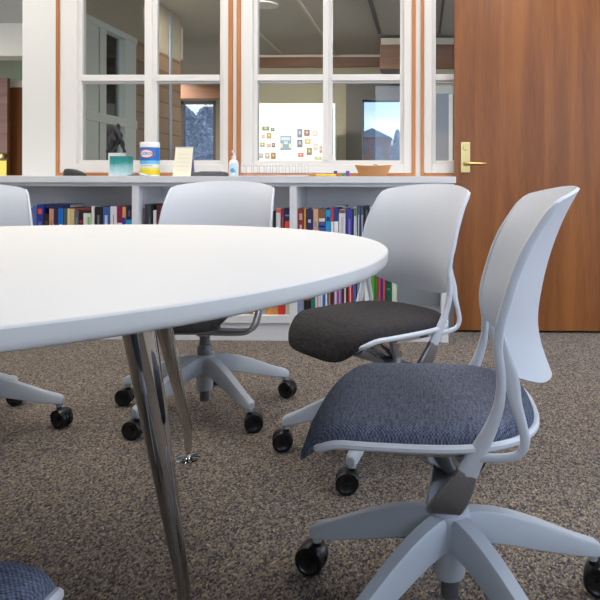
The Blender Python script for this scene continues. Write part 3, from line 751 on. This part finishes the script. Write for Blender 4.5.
def ovalplate(rx, rz, zc, rr, m, name):
    bm = bmesh.new(); n = 40; A, B_ = [], []
    for k in range(n):
        x = rx*math.cos(2*PI*k/n); z = zc+rz*math.sin(2*PI*k/n); A.append((x, z))
    def P(x, q): return (x, -math.sqrt(max(q*q-x*x, 1e-8)))
    rows = []
    for f in (1, .75, .5, .25):
        rows.append([bm.verts.new(P(x*f, rr)+(zc+(z-zc)*f,)) for x, z in A])
    for i in range(3):
        for k in range(n): bm.faces.new((rows[i][k], rows[i][(k+1) % n], rows[i+1][(k+1) % n], rows[i+1][k]))
    bm.faces.new(rows[-1])
    back = [bm.verts.new(P(x, rr-.0008)+(z,)) for x, z in A]
    for k in range(n): bm.faces.new((rows[0][k], rows[0][(k+1) % n], back[(k+1) % n], back[k]))
    return link(name, bm, m, r, smooth=True)
zc = px(22.2)
ovalplate(px(7.2), px(4.6), zc, R+.0003, mat('logo_red', (214,40,60), .35), 'logo_ring')
ovalplate(px(6.2), px(3.7), zc, R+.0009, mat('logo_white', (240,240,244), .35), 'logo_field')
def text(body, size, loc, m, parent, name='lettering', rot=(PI/2,0,0), bend=None, sx=1):
    cu = bpy.data.curves.new(name, 'FONT'); cu.body = body; cu.size = size; cu.align_x = 'CENTER'; cu.align_y = 'CENTER'; cu.extrude = .0003; cu.resolution_u = 3
    tmp = bpy.data.objects.new('tmp', cu); COL.objects.link(tmp)
    me = bpy.data.meshes.new_from_object(tmp); bpy.data.objects.remove(tmp); bpy.data.curves.remove(cu)
    me.name = name
    if bend:
        for v in me.vertices:
            x, y, z = v.co; x *= sx; q = bend+z; v.co = (x, -math.sqrt(max(q*q-x*x,1e-8)), y)
        rot = (0,0,0)
    me.materials.clear(); me.materials.append(m)
    o = bpy.data.objects.new(name, me); COL.objects.link(o); o.parent = parent; o.location = loc; o.rotation_euler = rot
    return o
text('CLOROX', px(4.0), (0,0,zc), mat('logo_navy', (20,50,130), .35), r, bend=R+.0014, sx=.82)
wrap(px(10), px(10.5), mat('print_grey', (150,160,176), .4), 'print_line', R-.0002, -PI*.7, -PI*.3)
# tent calendar
r = empty('desk_calendar', (cx(184),YT-.01,Z0)); tag(r, 'cream tent desk calendar with a violet side edge', 'calendar')
w = px(18)/2; h = px(28.5)
bm = bmesh.new(); rings(bm, [[(x*w*(1-.0),-.045,0),(x*w,-.041,0),(x*w*.97,.002,h),(x*w*.97,-.002,h)] for x in (-1,1)]); link('front_leaf', bm, mat('calendar_page', (238,232,208), .7), r)
bm = bmesh.new(); rings(bm, [[(x*w-.010,.052,0),(x*w-.010,.056,0),(x*w*.97-.006,.003,h),(x*w*.97-.006,-.0005,h)] for x in (-1,1)]); link('back_leaf', bm, mat('calendar_backing', (150,146,196), .6), r)
bm = bmesh.new(); cyl(bm, (-w,0,h+.001), (w,0,h+.001), .004, n=12); link('binding', bm, mat('calendar_binding', (206,204,206), .4), r, smooth=True)
bm = bmesh.new()
for k in range(5):
    f = .2+.14*k; box(bm, -w*.7, w*.7, -.0462+.043*f-.0012, -.0462+.043*f+.0005, h*f, h*f+.0012)
link('date_rules', bm, mat('print_pale', (206,200,184), .7), r)
# flat dark pouch
bm = bmesh.new(); rs = []
w = px(37)/2
for i in range(25):
    q = -1+2*i/24; d = .05*(1-abs(q)**6)**.5+.004; H = px(4.2)*(.62+.38*min(1,(1+q)*1.6))*(1-abs(q)**8)**.5*(1+.08*math.sin(i*2.1))+.002
    rs.append([(q*w,-d,.002),(q*w,-d*.9,H*.8),(q*w,-d*.6,H),(q*w,0,H*1.02),(q*w,d*.6,H),(q*w,d*.9,H*.8),(q*w,d,.002),(q*w,0,0)])
rings(bm, rs); o = link('folded_cloth', bm, mat('dark_grey_felt', (84,84,86), .9, var=.2, bump=.4), smooth=True, loc=(cx(208.5),YT,Z0)); tag(o, 'flat folded dark grey cloth beside the tent calendar', 'cloth')
# sanitiser bottle
r = empty('sanitizer_bottle', (cx(233.6),YT-.02,Z0)); tag(r, 'clear pump bottle of hand sanitizer with a blue and white label', 'bottle')
bm = bmesh.new(); rr = px(9.4)/2; lathe(bm, [(.001,0),(rr-.002,0),(rr,.003),(rr,px(13)),(rr*.8,px(15.5)),(rr*.42,px(17)),(rr*.40,px(18)),(.001,px(18))], n=28); link('bottle_body', bm, mat('clear_plastic', (226,232,238), .15), r, smooth=True)
bm = bmesh.new(); lathe(bm, [(.001,px(17.6)),(rr*.48,px(17.6)),(rr*.46,px(20)),(rr*.2,px(20.4)),(rr*.18,px(23.4)),(.001,px(23.4))], n=20); box(bm, -.004, .004, -.028, .006, px(23.2), px(25.4)); link('pump', bm, mat('pump_white', (236,236,238), .3), r, smooth=True, bevel=.001)
Rk = R; R = rr+.0006
wrap(px(3), px(12), mat('sanitizer_label', (206,226,240), .4), 'label', rr+.0004, -PI*.95, -PI*.05)
ovalplate(px(2.3), px(2.3), px(5.6), rr+.0012, mat('label_drop_blue', (70,160,214), .4), 'label_drop')
R = Rk
bm = bmesh.new(); bmesh.ops.create_uvsphere(bm, u_segments=10, v_segments=8, radius=.0055, matrix=Matrix.Translation((.012,-rr*.86,px(4.6)))); link('label_dot', bm, mat('label_lime', (150,190,60), .4), r, smooth=True)
# wire rack
r = empty('file_rack', (cx(273.5),YT,Z0)); tag(r, 'thin clear wire rack with a row of upright loops', 'rack')
M_WIRE = mat('pale_wire', (206,208,212), .25, .5)
w = px(66)/2; h = px(11.2)
bm = bmesh.new()
for y in (-.05,.05):
    cyl(bm, (-w,y,.004), (w,y,.004), .0016, n=8)
for k in (0,.22,.78,1): cyl(bm, (-w+2*w*k,-.05,.004), (-w+2*w*k,.05,.004), .0016, n=8)
link('rails', bm, M_WIRE, r, smooth=True)
for k in range(11):
    x = -w+.004+(2*w-.008)*k/10; bm = bmesh.new()
    P = [(x,-.05,.004,.0011,.0011),(x,-.05,h*.9,.0011,.0011),(x,-.046,h,.0011,.0011),(x,.046,h,.0011,.0011),(x,.05,h*.9,.0011,.0011),(x,.05,.004,.0011,.0011)]
    sweep(bm, P, side=(1,0,0), n=6); link('loop', bm, M_WIRE, r, smooth=True)
bm = bmesh.new(); cyl(bm, (-w+.004,-.05,h*.9), (w-.004,-.05,h*.9), .0011, n=8); link('cross_wire', bm, M_WIRE, r, smooth=True)
# blocks and pencil
def block(u, v0, v1, c, wd, label, z=0, y=0, rot=0):
    a = px(wd)/2; o = boxo('toy_block', (-a,a,-a,a,0,px(v1-v0)), mat('block_%02x%02x%02x' % c, c, .4), None, .001); o.location = (cx(u),YT+y,Z0+z); o.rotation_euler = (0,0,rot); tag(o, label, 'block', 'bright toy blocks left of the wicker basket'); return o
bm = bmesh.new(); cyl(bm, (-px(8),0,.0062), (px(6.5),0,.0062), .006, n=6); cyl(bm, (px(6.5),0,.0062), (px(8.2),0,.0062), .006, .001, n=6)
o = link('yellow_pencil', bm, mat('yellow_lacquer', (244,196,60), .4), loc=(cx(324),YT-.03,Z0)); tag(o, 'yellow pencil lying left of the toy blocks', 'pencil')
block(333, 172.4, 175, (246,206,40), 4.2, 'yellow toy block, leftmost of the row', y=-.02)
block(334.8, 169.6, 172.3, (36,60,150), 3.4, 'dark blue toy block lying on the yellow one', z=px(2.7), y=-.02, rot=.1)
block(338.9, 172.6, 175.2, (240,130,50), 3.4, 'orange toy block between yellow and green ones', rot=.05)
block(342.9, 172.3, 175.2, (40,150,96), 3.2, 'green toy block under the purple one side', y=-.03, rot=-.1)
block(346.6, 169.6, 175.2, (112,70,170), 3.6, 'tall purple toy block at the right end of the row', y=0, rot=.1)
# basket
r = empty('wicker_basket', (cx(372),YT-.005,Z0)); tag(r, 'small golden wicker basket with flared sides', 'basket')
M_WICK = mat('wicker', (204,150,96), .6, var=.25, scale=160)
bm = bmesh.new(); NB, hB = 14, px(10)
for j in range(NB):
    q = j/(NB-1); sxx = px(26)/2+(px(35.5)/2-px(26)/2)*q**1.2; syy = .055+.028*q; P = []
    for i in range(64):
        a = 2*PI*i/64; ww = .0014*math.sin(a*16+(j % 2)*PI)
        P.append(((sxx+ww)*math.cos(a), (syy+ww)*math.sin(a), .003+hB*q+.003*q*math.cos(2*a), .0034, .003))
    sweep(bm, P, side=(0,0,1), n=6, closed=True)
link('woven_side', bm, M_WICK, r, smooth=True)
bm = bmesh.new()
for i in range(32):
    a = 2*PI*(i+.5)/32
    cyl(bm, ((px(26)/2)*math.cos(a),.055*math.sin(a),.002), ((px(35)/2)*math.cos(a),.083*math.sin(a),hB+.001), .0022, n=6)
link('stakes', bm, M_WICK, r, smooth=True)
bm = bmesh.new(); lathe(bm, [(.001,.001),(.054,.001),(.054,.004),(.001,.004)], n=32)
for v in bm.verts: v.co.x *= px(25)/2/.054
link('basket_floor', bm, M_WICK, r)
bm = bmesh.new(); P = []
for i in range(12):
    a = i/11*PI; P.append((.012+.012*math.cos(a), 0, .004+hB+.006*math.sin(a), .0022, .0022))
sweep(bm, P, side=(0,1,0), n=8); link('rim_twist', bm, mat('dark_wicker', (120,90,60), .6), r, smooth=True)

# ------------------------------------------------------------------ the space beyond the windows
ZF = 2.5
VPX = UX+F*math.tan(TH)
st('ceiling_corridor', (-9, 6, YW+TH_W, 11.7, ZF, ZF+.06), M_FARCEIL)
SX = -2.42
y_of = lambda u: SX/((u-VPX)/F)          # depth at which the side wall meets a sight line
ya, yb_, yc_ = 4.55, y_of(131.5), y_of(178.5)
bm = bmesh.new(); box(bm, SX-.12, SX, yb_, yc_, 0, 2.06); tag(link('wall_side_siding', bm, M_SIDING), kind='structure')
st('wall_side_upper', (SX-.12, SX, yb_, yc_, 2.06, ZF), M_OLIVE)
st('wall_side_header', (SX-.12, SX, ya, yb_, 2.06, ZF), M_OLIVE)
st('wall_side_base', (SX-.12, SX, ya, yb_, 0, .75), M_WHITE)
r = empty('window_4', (SX-.06, ya, .75)); tag(r, kind='structure')
yy = [ya, y_of(84), y_of(88), y_of(92), y_of(101), y_of(109), y_of(120), yb_]
bm = bmesh.new()
for a, b in ((ya,y_of(93)),(y_of(93.5),y_of(101)),(y_of(119.5),yb_)): box(bm, 0, .08, a-ya, b-ya-.012, 0, 1.31)
box(bm, .0, .085, 0, yb_-ya, 1.26, 1.31)
box(bm, .0, .085, 0, yb_-ya, .55, .62)
link('window_frame', bm, mat('pale_grey_frame', (178,180,170), .5), r, bevel=.004)
bm = bmesh.new(); box(bm, .03, .036, y_of(101)-ya, y_of(119.5)-ya, 0, 1.26); link('glass_pane', bm, M_GLASS, r)
st('wall_side_room', (SX-1.0, SX-.9, 5.6, 7.4, 0, ZF), mat('pale_wall', (206,202,190), .7))
st('wall_side_pier', (SX-.5, SX-.38, y_of(101)+.5, y_of(101)+.75, 0, 1.6), M_WOODFAR)
st('trim_reflection_streak', (SX+.002, SX+.012, y_of(166.5), y_of(168.5), .3, 2.44), mat('pale_blue_reflection', (120,130,144), .5))  # pale strip imitating a reflection streak in the window glass
# deep zone seen in the first window
YZ = 11.4
x1_, x2_ = ax(150,YZ), ax(262,YZ)
bm = bmesh.new()
wl, wr, wt, wb = ax(181,YZ), ax(216,YZ), az(100.5,YZ), .75
box(bm, -9, wl, YZ, YZ+.2, 0, ZF); box(bm, wr, x2_, YZ, YZ+.2, 0, ZF); box(bm, wl, wr, YZ, YZ+.2, wt, ZF); box(bm, wl, wr, YZ, YZ+.2, 0, wb)
tag(link('wall_far_left', bm, M_OLIVE), kind='structure')
st('trim_fascia_left', (ax(178,10.4), ax(250,10.4), 10.3, 10.4, az(99,10.4), az(85,10.4)), M_WOODFAR)
r = empty('window_5', ((wl+wr)/2, YZ, wb)); tag(r, kind='structure')
hw = (wr-wl)/2; bm = bmesh.new(); box(bm, -hw, hw, .05, .06, 0, wt-wb); link('glass_pane', bm, M_TINT, r)
bm = bmesh.new(); box(bm, -hw,-hw+.05,0,.1,0,wt-wb); box(bm, hw-.05,hw,0,.1,0,wt-wb); box(bm,-hw,hw,0,.1,wt-wb-.06,wt-wb); box(bm,-hw,hw,0,.1,0,.06); link('window_frame', bm, M_DARKW, r)
YK = 8.36
kx = ax(231, YK)
st('wall_partition', (kx-.1, kx, YK, YZ, 0, ZF), M_OLIVE)
# rear wall with the wooden fascia and the outside window
wl, wr, wt, wb = ax(363,YK), ax(404,YK), az(100.5,YK), .45
bm = bmesh.new()
box(bm, kx, wl, YK, YK+.2, 0, ZF); box(bm, wr, 6, YK, YK+.2, 0, ZF); box(bm, wl, wr, YK, YK+.2, wt, ZF); box(bm, wl, wr, YK, YK+.2, 0, wb)
tag(link('wall_far_right', bm, M_BEIGE), kind='structure')
st('trim_fascia_right', (kx, ax(390,YK), YK-.06, YK-.001, az(67.5,YK), az(58,YK)), M_WOODFAR)
st('trim_cove', (kx, ax(390,YK), YK-.05, YK-.001, az(58,YK)+.001, ZF-.002), mat('cream_cove', (236,226,206), .6))
r = empty('window_6', ((wl+wr)/2, YK, wb)); tag(r, kind='structure')
hw = (wr-wl)/2; bm = bmesh.new(); box(bm, -hw, hw, .08, .09, 0, wt-wb); link('glass_pane', bm, M_TINT, r)
bm = bmesh.new(); ex = ax(347,YK)-(wl+wr)/2
box(bm, ex, -hw, -.08, .12, 0, wt-wb); box(bm, ex, hw+.05, -.08, .12, wt-wb, az(84,YK)-wb); box(bm, hw, hw+.06, -.03, .12, 0, wt-wb)
link('window_frame', bm, M_DARKW, r)
# wooden soffit box on the right
YS = 7.2
bm = bmesh.new(); box(bm, ax(380,YS), ax(620,YS), YS, YK-.07, az(69,YS), az(39,YS)); tag(link('beam_soffit', bm, M_WOODFAR), kind='structure')
st('trim_soffit', (ax(381,YS), ax(620,YS), YS-.012, YS-.002, az(45,YS), az(38.5,YS)), M_CREAM)
st('beam_beige', (ax(425,YS), ax(620,YS), YS, YS+.2, az(94,YS), az(69.5,YS)), M_BEIGE)
bm = bmesh.new(); box(bm, ax(425,YS), ax(449,YS), YS, YS+.2, 0, az(94.5,YS)); box(bm, ax(453,YS), ax(620,YS), YS, YS+.2, 0, az(94.5,YS)); tag(link('wall_brown', bm, mat('taupe_brown_paint', (110,98,90), .8)), kind='structure')
st('trim_olive', (ax(449,YS), ax(453,YS), YS-.01, YS+.2, 0, az(94.5,YS)), M_CREAM)
# bright display wall
YP = 7.4
pw0, pw1, pz = ax(240,YP), ax(335.4,YP), az(103.3,YP)
st('wall_display', (pw0, pw1, YP, YP+.10, 0, pz), mat('bright_white_paint', (246,245,240), .6, var=.005))
shots = [  # u0,u1,v0,v1,colour,label
 (262.5,269.5,126.5,130.6,(122,132,96),'green tinted snapshot, upper left on the white display wall'),
 (271,274.8,127.8,131.4,(112,120,104),'small grey-green snapshot right of the top left one'),
 (257.4,259.3,133,138,(150,146,140),'grey snapshot cut by the window frame, upper of two'),
 (262,265,134.6,138.4,(206,150,140),'tiny pink snapshot in the second row at left'),
 (267,271.6,133,138.6,(170,140,84),'amber framed snapshot in the second row at left'),
 (257.4,258.8,140.5,146.5,(140,140,132),'grey snapshot cut by the window frame, lower of two'),
 (260.5,265,142.5,147,(150,156,118),'sage green snapshot in the third row at left'),
 (267.5,271,143.8,147.4,(214,140,130),'coral snapshot in the third row at left'),
 (272,275.4,142.8,147.4,(120,100,92),'dark brown snapshot in the third row at left'),
 (259.6,263.4,153.5,158,(160,160,164),'pale grey snapshot at the lower left corner'),
 (265.5,270,153,158.6,(190,160,130),'beige snapshot in the bottom row at left'),
 (271.4,276,152.6,159,(150,112,74),'brown snapshot at the right of the bottom left row'),
 (297.5,302.6,129,137.6,(120,132,150),'tall blue and tan snapshot, top left of the right cluster'),
 (304.4,310,129.6,136,(140,108,92),'brown portrait snapshot at the top of the right cluster'),
 (312.6,317.6,131,136.4,(222,190,176),'pale peach snapshot at the top right of the cluster'),
 (297.5,302.8,139.6,147.4,(112,116,124),'dark grey portrait under the tall blue and tan snapshot'),
 (305,311,139,144.2,(222,172,120),'light orange snapshot in the middle of the right cluster'),
 (314,318,143.4,150.4,(222,184,168),'tall peach snapshot at the right edge of the cluster'),
 (307,312.2,148,155,(142,116,80),'bronze coloured portrait snapshot low in the right cluster'),
 (298.4,303.8,152.8,157,(226,110,86),'red-orange card at the bottom of the right cluster'),
 (319.8,322.4,146,153,(180,140,130),'small rosy snapshot touching the window mullion'),
 (315,322,156.8,159.6,(176,176,120),'olive yellow snapshot at the bottom right'),
]
for i, (u0,u1,v0,v1,c,lb) in enumerate(shots):
    x0, x1 = ax(u0,YP), ax(u1,YP); z0, z1 = az(v1,YP), az(v0,YP); w, h = (x1-x0)/2, (z1-z0)/2
    r = empty('snapshot', ((x0+x1)/2, YP-.0005, (z0+z1)/2)); tag(r, lb, 'photo', 'snapshots pinned to the white display wall')
    bm = bmesh.new(); box(bm, -w, w, -.004, 0, -h, h); link('print', bm, mat('print_%02x%02x%02x' % c, c, .5), r)
    bm = bmesh.new(); c2 = tuple(min(255, int(x*.6+110)) for x in c)
    bmesh.ops.create_cone(bm, cap_ends=True, segments=16, radius1=1, radius2=1, depth=.002, matrix=Matrix.Translation((0,-.005,h*.15)) @ Matrix.Rotation(PI/2,4,'X') @ Matrix.Diagonal((w*.5,h*.5,1,1))); link('picture_figure', bm, mat('figure_%02x%02x%02x' % c2, c2, .5), r)
x0, x1 = ax(280.6,YP), ax(291.8,YP); z0, z1 = az(149.8,YP), az(135.8,YP); w, h = (x1-x0)/2, (z1-z0)/2
r = empty('poster_picture', ((x0+x1)/2, YP-.0005, (z0+z1)/2)); tag(r, 'largest poster on the white display wall, blue-grey with a pale band', 'poster', None)
bm = bmesh.new(); box(bm, -w, w, -.005, 0, -h, h); link('sheet', bm, mat('poster_blue_grey', (132,156,170), .5), r)
bm = bmesh.new(); box(bm, -w*.8, w*.8, -.006, -.005, h*.35, h*.8); box(bm, -w*.35, w*.35, -.006, -.005, -h*.2, h*.2); link('pale_band', bm, mat('poster_band', (196,206,210), .5), r)
bm = bmesh.new(); box(bm, -w*1.0, -w*.55, -.006, -.005, -h*.7, -h*.1); box(bm, w*.55, w*1.0, -.006, -.005, -h*.7, -h*.1); link('corner_figure', bm, mat('poster_cream', (226,208,180), .5), r)
# ceiling battens
def xz(u, v): return (u-VPX)/(VY-v)*(ZF-CAMH)
st('trim_batten', (xz(298.7,0)-.012, xz(298.7,0)+.012, 4.1, YK-.07, ZF-.02, ZF-.001), M_CREAM)
st('trim_batten_b', (xz(258,32)-.012, xz(258,32)+.012, 4.1, 8.18, ZF-.02, ZF-.001), M_CREAM)
st('trim_batten_c', (xz(370,0)-.02, xz(370,0)+.02, 4.1, 7.1, ZF-.012, ZF-.001), M_DARKW)
st('trim_batten_d', (xz(443,0)-.012, xz(443,0)+.012, 4.1, 7.1, ZF-.012, ZF-.001), M_DARKW)
# left opening: beam, wall and doors
YV = 6.6
st('beam_left', (-8, SX-.14, YV, YV+.25, az(55,YV), ZF), M_CREAM)
st('wall_left_far', (-8, SX-1.02, 7.7, 7.8, 0, ZF), M_OLIVE)
r = empty('door_2', (ax(8,7.5), 7.5, 0)); tag(r, kind='structure')
x0 = r.location.x
bm = bmesh.new(); box(bm, 0, 1.0, 0, .06, .01, az(86,7.5)); link('door_leaf', bm, M_DOOR, r)
bm = bmesh.new(); box(bm, -.02, 1.05, -.02, .08, az(87,7.5), az(80,7.5)); link('door_header', bm, M_CREAM, r)
r = empty('door_3', (ax(-40,7.3), 7.3, 0)); tag(r, kind='structure')
bm = bmesh.new(); dw = ax(7.4,7.3)-ax(-40,7.3); box(bm, 0, dw, 0, .05, .01, az(77,7.3)); link('door_leaf', bm, M_WOODFAR, r)
bm = bmesh.new(); box(bm, dw-.12, dw-.002, -.01, 0, az(176,7.3), az(161,7.3)); link('lock_plate', bm, mat('bright_brass', (222,186,70), .35, .4), r)
bm = bmesh.new(); lathe(bm, [(.001,0),(.03,0),(.035,.03),(.02,.06),(.001,.062)], c=(dw-.04,-.03,az(158.8,7.3)), n=20); link('door_knob', bm, M_BRASS, r, smooth=True)
r = empty('exit_sign', (ax(24.5,7.5), 7.5, az(73,7.5))); tag(r, 'small green glowing exit sign hanging below the cream beam', 'sign')
# only its green glow reaches the wall: the sign itself hangs behind the column
box_ = boxo('housing', (0,.30,0,.03,-.02,.16), mat('sign_housing', (60,62,60), .5), r)
text('EXIT', .13, (.15,.034,.07), mat('exit_green', (60,255,130), .5, emis=30), r, 'lettering', rot=(PI/2,0,PI))

# downlights
lt = []
for i, (x, y) in enumerate(((ax(264,5.93), 5.93), (1.2, 5.6), (-4.4, 5.3), (-4.2, 9.6), (-1.2, 4.7), (.6, 4.7))):
    r = empty('downlight', (x, y, ZF)); tag(r, ['round downlight showing through the upper left pane of the middle window','round downlight in the corridor ceiling right of the batten','round downlight in the ceiling left of the column','round downlight deep in the corridor ceiling','round downlight near the window wall left of the door','round downlight near the window wall by the door'][i], 'lamp', 'round corridor downlights')
    bm = bmesh.new(); lathe(bm, [(.11,-.001),(.13,-.001),(.13,-.012),(.11,-.012)], n=28)
    link('trim_ring', bm, M_WHITE, r, smooth=True)
    bm = bmesh.new(); lathe(bm, [(.001,-.004),(.112,-.004),(.112,-.008),(.001,-.008)], n=28); link('diffuser', bm, M_LAMPF, r)
# room ceiling lights
for i, (x, y) in enumerate(((-2.7,3.0),(-1.2,3.0),(.5,3.0),(-2.7,1.75),(-1.0,1.75),(.7,1.75))):
    r = empty('ceiling_light', (x, y, ZC)); tag(r, 'recessed rectangular ceiling light over the room, out of the picture', 'lamp', 'recessed ceiling lights')
    bm = bmesh.new(); box(bm,-.31,.31,-.62,-.60,-.02,-.001); box(bm,-.31,.31,.60,.62,-.02,-.001); box(bm,-.31,-.29,-.60,.60,-.02,-.001); box(bm,.29,.31,-.60,.60,-.02,-.001); link('frame', bm, M_WHITE, r)
    bm = bmesh.new(); box(bm,-.29,.29,-.60,.60,-.012,-.004); link('diffuser', bm, M_LAMP, r)

# ------------------------------------------------------------------ outdoors
st('ground_outside', (-60, 60, 11.8, 260, -3.2, -3.0), M_SNOW)
r = empty('brick_house', (0,120,-3)); tag(r, 'distant red brick house with a grey hipped roof seen through the far window', 'house')
hx0, hx1 = ax(352,120), ax(389.5,120); e = az(137.5,120)+3; pk = az(126.5,120)+3
bm = bmesh.new(); box(bm, hx0, hx1, 0, 9, 0, e); link('walls', bm, M_BRICK, r)
bm = bmesh.new(); v = [bm.verts.new(p) for p in ((hx0-.4,-.4,e),(hx1+.4,-.4,e),(hx1+.4,9.4,e),(hx0-.4,9.4,e),(ax(371,120),3.5,pk),(ax(368,120),5.5,pk))]
for f in ((0,1,4),(1,2,5,4),(2,3,5),(3,0,4,5),(0,3,2,1)): bm.faces.new([v[i] for i in f])
link('roof', bm, M_ROOF, r)
for q in (.35, .62, .85):
    xx = hx0+(hx1-hx0)*q; bm = bmesh.new(); box(bm, xx-.35, xx+.35, -.05, .0, e-2.3, e-1.1); link('window', bm, mat('dark_pane', (84,92,104), .3), r)
def tree(x, y, h, label, seed, spread=.5, foliage=0):
    rnd = random.Random(seed); r = empty('bare_tree', (x, y, -3)); tag(r, label, 'tree', 'frosted trees outside')
    bm = bmesh.new()
    def br(p, d, l, rad, lev):
        q = p+d*l; cyl(bm, p, q, rad, rad*.65, n=5)
        if lev == 0: return
        for k in range(4 if lev > 1 else 5):
            nd = (d+Vector((rnd.uniform(-1,1),rnd.uniform(-1,1),rnd.uniform(-.35,.7)))*.75).normalized()
            br(p+d*l*rnd.uniform(.45,1), nd, l*rnd.uniform(.5,.75), rad*.55, lev-1)
    br(Vector((0,0,0)), Vector((0,0,1)), h*.42, h*.022, 5 if not foliage else 3)
    link('branches', bm, M_BARK, r)
    if foliage:
        bm = bmesh.new()
        for k in range(9000):
            a = rnd.uniform(0,2*PI); zz = h*(.10+.9*rnd.random()); rr = h*spread*math.sin(PI*min(.97,zz/h*.8+.16))*rnd.random()**.5; q = h*.012*rnd.uniform(.5,1.5)
            c = Vector((rr*math.cos(a), rr*math.sin(a), zz)); vs = [bm.verts.new(c+Vector((rnd.uniform(-q,q),rnd.uniform(-q,q),rnd.uniform(-q,q)))) for _ in range(4)]
            for f in ((0,1,2),(0,2,3),(0,3,1),(1,3,2)): bm.faces.new([vs[t] for t in f])
        link('foliage', bm, M_FROST, r)
tree(ax(397.5,68), 68, 9.2, 'frosted round shrub at the right edge of the far window', 21, .10, 1)
tree(ax(391,100), 100, 11.6, 'frosted bare tree right of the distant brick house', 4)
tree(ax(376,62), 62, 5.9, 'frosted bush in front of the distant brick house', 9, .6, 1)
tree(ax(176,36), 36, 8.2, 'frosted evergreen left of two outside the deep corridor window', 11, .42, 1)
tree(ax(212,56), 56, 10.4, 'frosted evergreen right of two outside the deep corridor window', 12, .45, 1)

# ------------------------------------------------------------------ light
w = bpy.data.worlds.new('sky'); SC.world = w; w.use_nodes = True; nt = w.node_tree; bg = nt.nodes['Background']
tc = nt.nodes.new('ShaderNodeTexCoord'); sp = nt.nodes.new('ShaderNodeSeparateXYZ'); nt.links.new(tc.outputs['Generated'], sp.inputs[0])
nz = nt.nodes.new('ShaderNodeTexNoise'); nz.inputs['Scale'].default_value = 4; nz.inputs['Detail'].default_value = 5
mp = nt.nodes.new('ShaderNodeMapping'); mp.inputs['Scale'].default_value = (1,1,4); nt.links.new(tc.outputs['Generated'], mp.inputs[0]); nt.links.new(mp.outputs[0], nz.inputs['Vector'])
ra = ramp(nt, [(.42, lin((178,205,243))), (.6, lin((232,240,250)))]); nt.links.new(nz.outputs['Fac'], ra.inputs[0]); nt.links.new(ra.outputs[0], bg.inputs[0])
bg.inputs[1].default_value = 4.0
def area(name, loc, rot, sx, sy, power, col, portal=False):
    l = bpy.data.lights.new(name, 'AREA'); l.shape = 'RECTANGLE'; l.size = sx; l.size_y = sy; l.energy = power; l.color = col
    o = bpy.data.objects.new(name, l); COL.objects.link(o); o.location = loc; o.rotation_euler = rot
    if portal: l.cycles.is_portal = True
    return o
# the daylight portals sit in the window openings of the right and rear walls
area('portal_right_a', (XR+.13, .97, 1.6), (0, PI/2, 0), 1.6, 1.85, 1, (1,1,1), True)
area('portal_rear_b', (.07, YN-.13, 1.62), (PI/2, 0, 0), 1.65, 1.55, 1, (1,1,1), True)
# added fill lights, kept out of view, brightening the space beyond the windows
area('corridor_fill', (.0, 4.9, ZF-.03), (0,0,0), 1.6, .5, 17, (1,.94,.85))
area('corridor_fill', (1.2, 5.0, ZF-.03), (0,0,0), 1.5, .5, 17, (1,.94,.85))
area('corridor_fill', (-4.4, 4.9, ZF-.03), (0,0,0), 1.2, .6, 26, (1,.94,.87))
area('corridor_fill', (-4.4, 9.6, ZF-.03), (0,0,0), 1.2, 1.2, 80, (1,.94,.88))
area('corridor_fill', (-2.9, 5.0, ZF-.03), (0,0,0), .3, .6, 9, (1,.96,.9))  # added so the space behind the side window is not dark
area('display_fill', ((pw0+pw1)/2, 5.5, ZF-.05), (math.radians(55),0,0), 1.6, .12, 24, (1,.97,.92)).data.spread = math.radians(95)  # unseen light added to brighten the white display wall

SC.view_settings.view_transform = 'Standard'; SC.view_settings.look = 'None'
SC.view_settings.gamma = 1; SC.view_settings.use_curve_mapping = False
SC.view_settings.exposure = 0.16
SC.cycles.use_denoising = True
SC.cycles.max_bounces = 8; SC.cycles.diffuse_bounces = 5; SC.cycles.transparent_max_bounces = 12
SC.cycles.sample_clamp_indirect = 6
